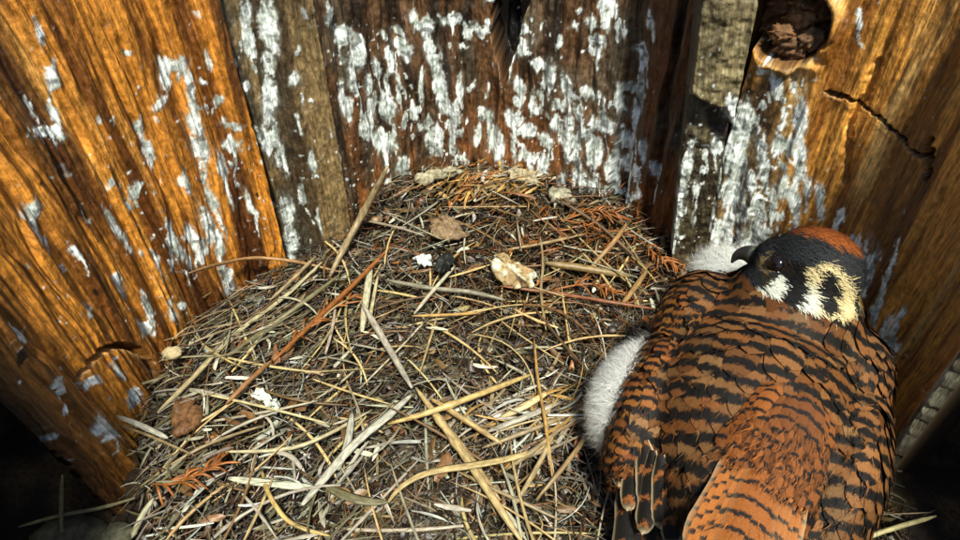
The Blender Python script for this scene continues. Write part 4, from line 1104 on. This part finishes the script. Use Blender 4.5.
for al, i, lat, zz in fl:
    if i in small: continue
    P = BV[i]; n = BN[i]
    wing = abs(lat) > .033
    sgn = 1 if lat > 0 else -1
    if wing:
        D = tail_dir * 1.0 + e2 * sgn * (-.10) - e3 * .30
        L = rng.uniform(.013, .017); W = rng.uniform(.0062, .0078); lam = .0048; duty = .50
        col = RUF * rng.uniform(.6, 1.05) * np.array([1, rng.uniform(.9, 1.2), 1])
        if sgn < 0: col = (RUF * .55 + BUF * .3) * rng.uniform(.6, 1.1); lam = .0075; L *= 1.2; W *= 1.3
        ph = rng.random()
        nm = 'covert_feather'
    else:
        D = tail_dir + e2 * (lat * 6.0)
        lam = .0080; L = rng.uniform(.018, .024); W = rng.uniform(.010, .013); duty = .52
        ph = -al / lam + 1.2 * float(fbm(al * 40 + 9, lat * 40, 77, 2)) + 1.5 * (lat / .036) ** 2 * .5 + rng.uniform(-.10, .10)
        k = rng.random(); col = (RUF * (1 - .9 * k) + BUF * .9 * k) * rng.uniform(.42, .78)
        nm = 'back_feather'
    f = feather(nm, P, D, L, W, ph, L / lam, duty, col, edge=0.0)
    cnt[nm] += 1
print('feathers', cnt, 'left out', len(small))

# --- tail: twelve overlapping feathers reaching towards the front of the box
tb = at_z(786, 424, .082); te = at_z(722, 590, .058)
tdir = te - tb; tl = np.linalg.norm(tdir); tdir /= tl
tn = np.array([0, 0, 1.0]) - tdir * tdir[2]; tn /= np.linalg.norm(tn)
tsd = np.cross(tdir, tn)                                     # towards the camera's left for this tail
for k in range(12):
    o6 = abs(k - 5.5)
    sgn = -1 if k < 5.5 else 1
    order_up = 6 - o6
    off = sgn * o6 / 5.5
    P = tb + tsd * (off * .0075) + tn * (order_up * .0007) - tdir * .004
    D = tdir + tsd * off * .055
    feather('tail_feather', P, D, tl * rng.uniform(.98, 1.02), .0135, rng.random() * .3 + off * .3, tl / .0056, .25, np.array([.34, .108, .016]) * rng.uniform(.7, 1.15), edge=.5 if o6 > 5 else .12,
            conform=0, normal=tn, lift0=0, lift1=.001, tipw=.85, chev=.25, fu=9, fv=14, grow=.5, g0=.62)
# fluffy upper-tail coverts over the tail base
TC = []
for k in range(90):
    u = rng.uniform(-1, 1); v = .32 - .36 * (k / 90.0)
    P = tb + tsd * (u * (.010 + .013 * v)) + tdir * (tl * v - .010) + tn * (.0042 - .004 * v - .0035 * u * u)
    TC.append((P, u))
    feather('tail_covert_feather', P, tdir + tsd * (u * .15 + rng.normal(0, .06)), rng.uniform(.013, .019), rng.uniform(.006, .008), rng.random(), 3.2, .30, np.array([.25, .080, .015]) * rng.uniform(.45, 1.0),
            conform=0, normal=tn + tsd * u * .35, lift0=0, lift1=.0016, chev=.3)
# --- folded flight feathers: dark vanes with pale fringes
def flight(p0, p1, W, edge, duty, lam, col, sway=0.0, bendv=0.0, tipw=.8):
    d = p1 - p0; L = np.linalg.norm(d); d = d / L
    nn = np.array([0, 0, 1.0]) + (e2 * sway)
    nn = nn - d * (nn @ d); nn /= np.linalg.norm(nn)
    feather('flight_feather', p0, d, L, W, rng.random(), L / lam, duty, col, edge=edge, conform=0, normal=nn, lift0=0, lift1=0, tipw=tipw, chev=.3, fu=9, fv=16, bendv=bendv, barbs=8)
for k in range(9):
    t = k / 8.0
    p0 = at_z(634 + 44 * t, 420 + 26 * t, .046 + .010 * t)
    p1 = at_z(620 + 56 * t, 600 - 46 * t, .012 + .012 * t)
    flight(p0, p1, .0115, .55 if k % 2 == 0 else .2, .92, .012, RUF * .7, sway=.5)
for (x0, y0, z0, x1, y1, z1, bd) in [(626, 425, .050, 622, 488, .036, .06), (634, 430, .052, 633, 512, .034, .08), (644, 440, .054, 652, 508, .040, .10), (652, 450, .054, 648, 536, .034, .08),
                                     (660, 455, .056, 668, 530, .040, .10), (668, 462, .056, 676, 548, .038, .06), (676, 462, .058, 690, 524, .044, .08)]:
    flight(at_z(x0, y0, z0), at_z(x1, y1, z1), .0088, 1.0, .82, .010, RUF * .9, sway=.5, bendv=bd, tipw=.7)
for (x0, y0, z0, x1, y1, z1) in [(836, 450, .056, 826, 512, .046), (842, 460, .054, 836, 528, .042), (850, 462, .052, 848, 540, .038), (830, 470, .054, 818, 540, .042)]:
    flight(at_z(x0, y0, z0), at_z(x1, y1, z1), .0095, .9, .62, .0095, RUF * .5 + BUF * .5, sway=-.45, bendv=-.05, tipw=.65)
for k in range(9):
    t = k / 8.0
    p0 = at_z(640 + 70 * t, 414 + 30 * t, .052 + .012 * t)
    p1 = at_z(640 + 60 * t, 462 + 50 * t, .036 + .012 * t)
    flight(p0, p1, .0125, .35, .55, .0070, RUF * 1.1, sway=.45)
for k in range(8):
    t = k / 7.0
    p0 = at_z(868 - 40 * t, 440 + 10 * t, .046 + .008 * t)
    p1 = at_z(858 - 36 * t, 548 - 8 * t, .026 + .008 * t)
    flight(p0, p1, .0115, .7 if k % 3 == 0 else .2, .62, .0085, (RUF * .6 + BUF * .4), sway=-.45)

# --- soft strands: head plumage, barbs over the back, down of the young
def strands(P, D, Nn, L, W, C, curl=.25, rise=.25):
    n = len(P); K = 4; t = np.linspace(0, 1, K)
    D = D - Nn * (D * Nn).sum(1, keepdims=True); D /= np.linalg.norm(D, axis=1, keepdims=True) + 1e-9
    S = np.cross(D, Nn)
    V = np.empty((n, K, 2, 3)); cv = rng.normal(0, curl, n)
    for i, s in enumerate(t):
        c = P + D * (L * s)[:, None] + Nn * (L * rise * (s - .8 * s * s))[:, None] + S * (L * cv * s * s)[:, None]
        w = W * (1 - .85 * s) * .5
        V[:, i, 0] = c - S * w[:, None]; V[:, i, 1] = c + S * w[:, None]
    idx = np.arange(n * K * 2).reshape(n, K, 2)
    Q = np.stack([idx[:, :-1, 0], idx[:, :-1, 1], idx[:, 1:, 1], idx[:, 1:, 0]], -1).reshape(-1, 4)
    Cc = np.repeat(C[:, None] * (1 + .3 * (rng.random((n, 1, 1)) - .5)), K * 2, 1).reshape(-1, 3)
    return V.reshape(-1, 3), Q, np.clip(Cc, 0, .95)
def sample_mesh(V, F3, n):
    a, b, c = V[F3[:, 0]], V[F3[:, 1]], V[F3[:, 2]]
    cr = np.cross(b - a, c - a); ar = np.linalg.norm(cr, axis=1)
    i = rng.choice(len(F3), n, p=ar / ar.sum()); u = np.sqrt(rng.random(n)); v = rng.random(n)
    P = a[i] * (1 - u)[:, None] + b[i] * (u * (1 - v))[:, None] + c[i] * (u * v)[:, None]
    return P, cr[i] / (ar[i][:, None] + 1e-12)
body_me.calc_loop_triangles()
F3 = np.empty(len(body_me.loop_triangles) * 3, np.int32); body_me.loop_triangles.foreach_get('vertices', F3); F3 = F3.reshape(-1, 3)
hmask = isH[F3].all(1)
P, Nn = sample_mesh(BV, F3[hmask], 15000)
C = head_paint(P, 4.0)
x, y = proj(P)
okh = ~((np.hypot((x - 776) / 9.5, (y - 264) / 7.5) < 1) & (((P - HC) @ hl) > 0))
P, Nn, C = P[okh], Nn[okh], C[okh]
D = -hf[None] + .35 * (P - (HC + hf * .03)) / .03 - hu[None] * .25
n = len(P)
v, q, c = strands(P, D, Nn, rng.uniform(.0035, .0065, n), rng.uniform(.0004, .0008, n), C)
o = add('head_plumage', mesh_np('head_plumage', v - KB, q, c), M_plume, kes); tag(o, kind='stuff')
P = np.array(FR['P']); Nn = np.array(FR['N']); D = np.array(FR['D']); n = len(P)
v, q, c = strands(P + Nn * .0002, D, Nn, rng.uniform(.0014, .0040, n), rng.uniform(.00014, .00034, n), np.array(FR['C']), curl=.12, rise=.12)
o = add('loose_barbs', mesh_np('loose_barbs', v - KB, q, c), M_plume, kes); tag(o, kind='stuff')

# --- eye and bill
def ico(c, r, sub=3):
    bm = bmesh.new(); bmesh.ops.create_icosphere(bm, subdivisions=sub, radius=r)
    V = np.array([v.co[:] for v in bm.verts]); Fc = np.array([[v.index for v in f.verts] for f in bm.faces]); bm.free()
    return V + np.array(c), Fc
for sgn, nm in ((1, 'eye'), (-1, 'eye')):
    d = ray(777, 264); d = d / np.linalg.norm(d)
    loc, nn, ix, dist = bvh.ray_cast(Vector(CAM), Vector(d))
    p = np.array(loc) if loc is not None else HC + hl * .02
    q = p - HC; l = q @ hl
    if sgn < 0: p = p - 2 * l * hl
    ctr = p - hl * sgn * .0012
    v, f = ico(ctr - KB, .0042)
    o = add(nm, mesh_np(nm, v, f), m_eye, kes)
# bill: hooked, swept along a curve that leaves the front of the face
tipw = HC + hf * .0335 - hu * .0075
b0 = HC + hf * .0212 - hu * .0036
path = [b0 - hf * .003, b0 + hf * .0035, b0 + hf * .0072 - hu * .0022, b0 + hf * .0084 - hu * .0062]
Pb, s = resample(path, 22)
d = np.gradient(Pb, axis=0); d /= np.linalg.norm(d, axis=1, keepdims=True)
sd = np.tile(hl, (22, 1)); uu = np.cross(sd, d)
t = np.linspace(0, 1, 22); w = .0040 * (1 - t ** 1.6) + .0004; hgt = .0046 * (1 - t ** 1.5) + .0004
ang = np.linspace(0, 2 * math.pi, 13)[:-1]
Vb = np.stack([Pb + sd * (w * math.cos(a))[:, None] + uu * (hgt * math.sin(a))[:, None] for a in ang], 1).reshape(-1, 3)
idx = np.arange(22 * 12).reshape(22, 12); nx = np.roll(idx, -1, 1)
Qb = np.stack([idx[:-1], nx[:-1], nx[1:], idx[1:]], -1).reshape(-1, 4)
tb_ = np.repeat(t, 12)
Cb = mix3((.15, .17, .11), (.018, .017, .018), sstep(.18, .38, tb_))
o = add('bill', mesh_np('bill', Vb - KB, Qb, Cb), M_bill, kes); o['label'] = 'dark hooked bill with blue grey base'

# ------------------------------------------------------------------ young under the kestrel: white down
def downy(px, py, z, ax, radii, label, nstr, lens=(.006, .013)):
    c = at_z(px, py, z)
    bm = bmesh.new(); bmesh.ops.create_icosphere(bm, subdivisions=4, radius=1)
    U = np.array([v.co[:] for v in bm.verts]); Fc = np.array([[v.index for v in f.verts] for f in bm.faces]); bm.free()
    k = 1 + .16 * (fbm(U[:, 0] * 2 + px, U[:, 1] * 2 + U[:, 2], 5, 3) - .5)
    A = np.array(ax)
    V = (U * np.array(radii) * k[:, None]) @ A
    r = empty('nestling', (c[0], c[1], c[2] - radii[2] * .95)); tag(r, label, 'nestling', 'white nestlings under the kestrel')
    base = np.array([0, 0, radii[2] * .95])
    add('body', mesh_np('body', V + base, Fc, np.tile([[.86, .89, .88]], (len(V), 1))), M_down, r)
    P, Nn = sample_mesh(V, Fc, nstr)
    D = Nn * .0 + rng.normal(0, .6, P.shape) + np.array([0, 0, -.4])
    C = np.tile([[.86, .89, .88]], (nstr, 1))
    v, q, cc = strands(P + base, D, Nn, rng.uniform(*lens, nstr), rng.uniform(.0001, .00026, nstr), C, curl=.5, rise=1.3)
    o = add('down', mesh_np('down', v, q, cc), M_down, r); tag(o, kind='stuff')
downy(633, 398, .034, (e1, e2, e3), (.025, .0145, .021), 'fluffy white down pressed out under the kestrel barred wing', 14000)
downy(742, 292, .050, (e1 * .5 + e2 * .866, e2 * .5 - e1 * .866, e3), (.026, .014, .0155), 'fluffy white down below the kestrel bill against the wall', 11000)
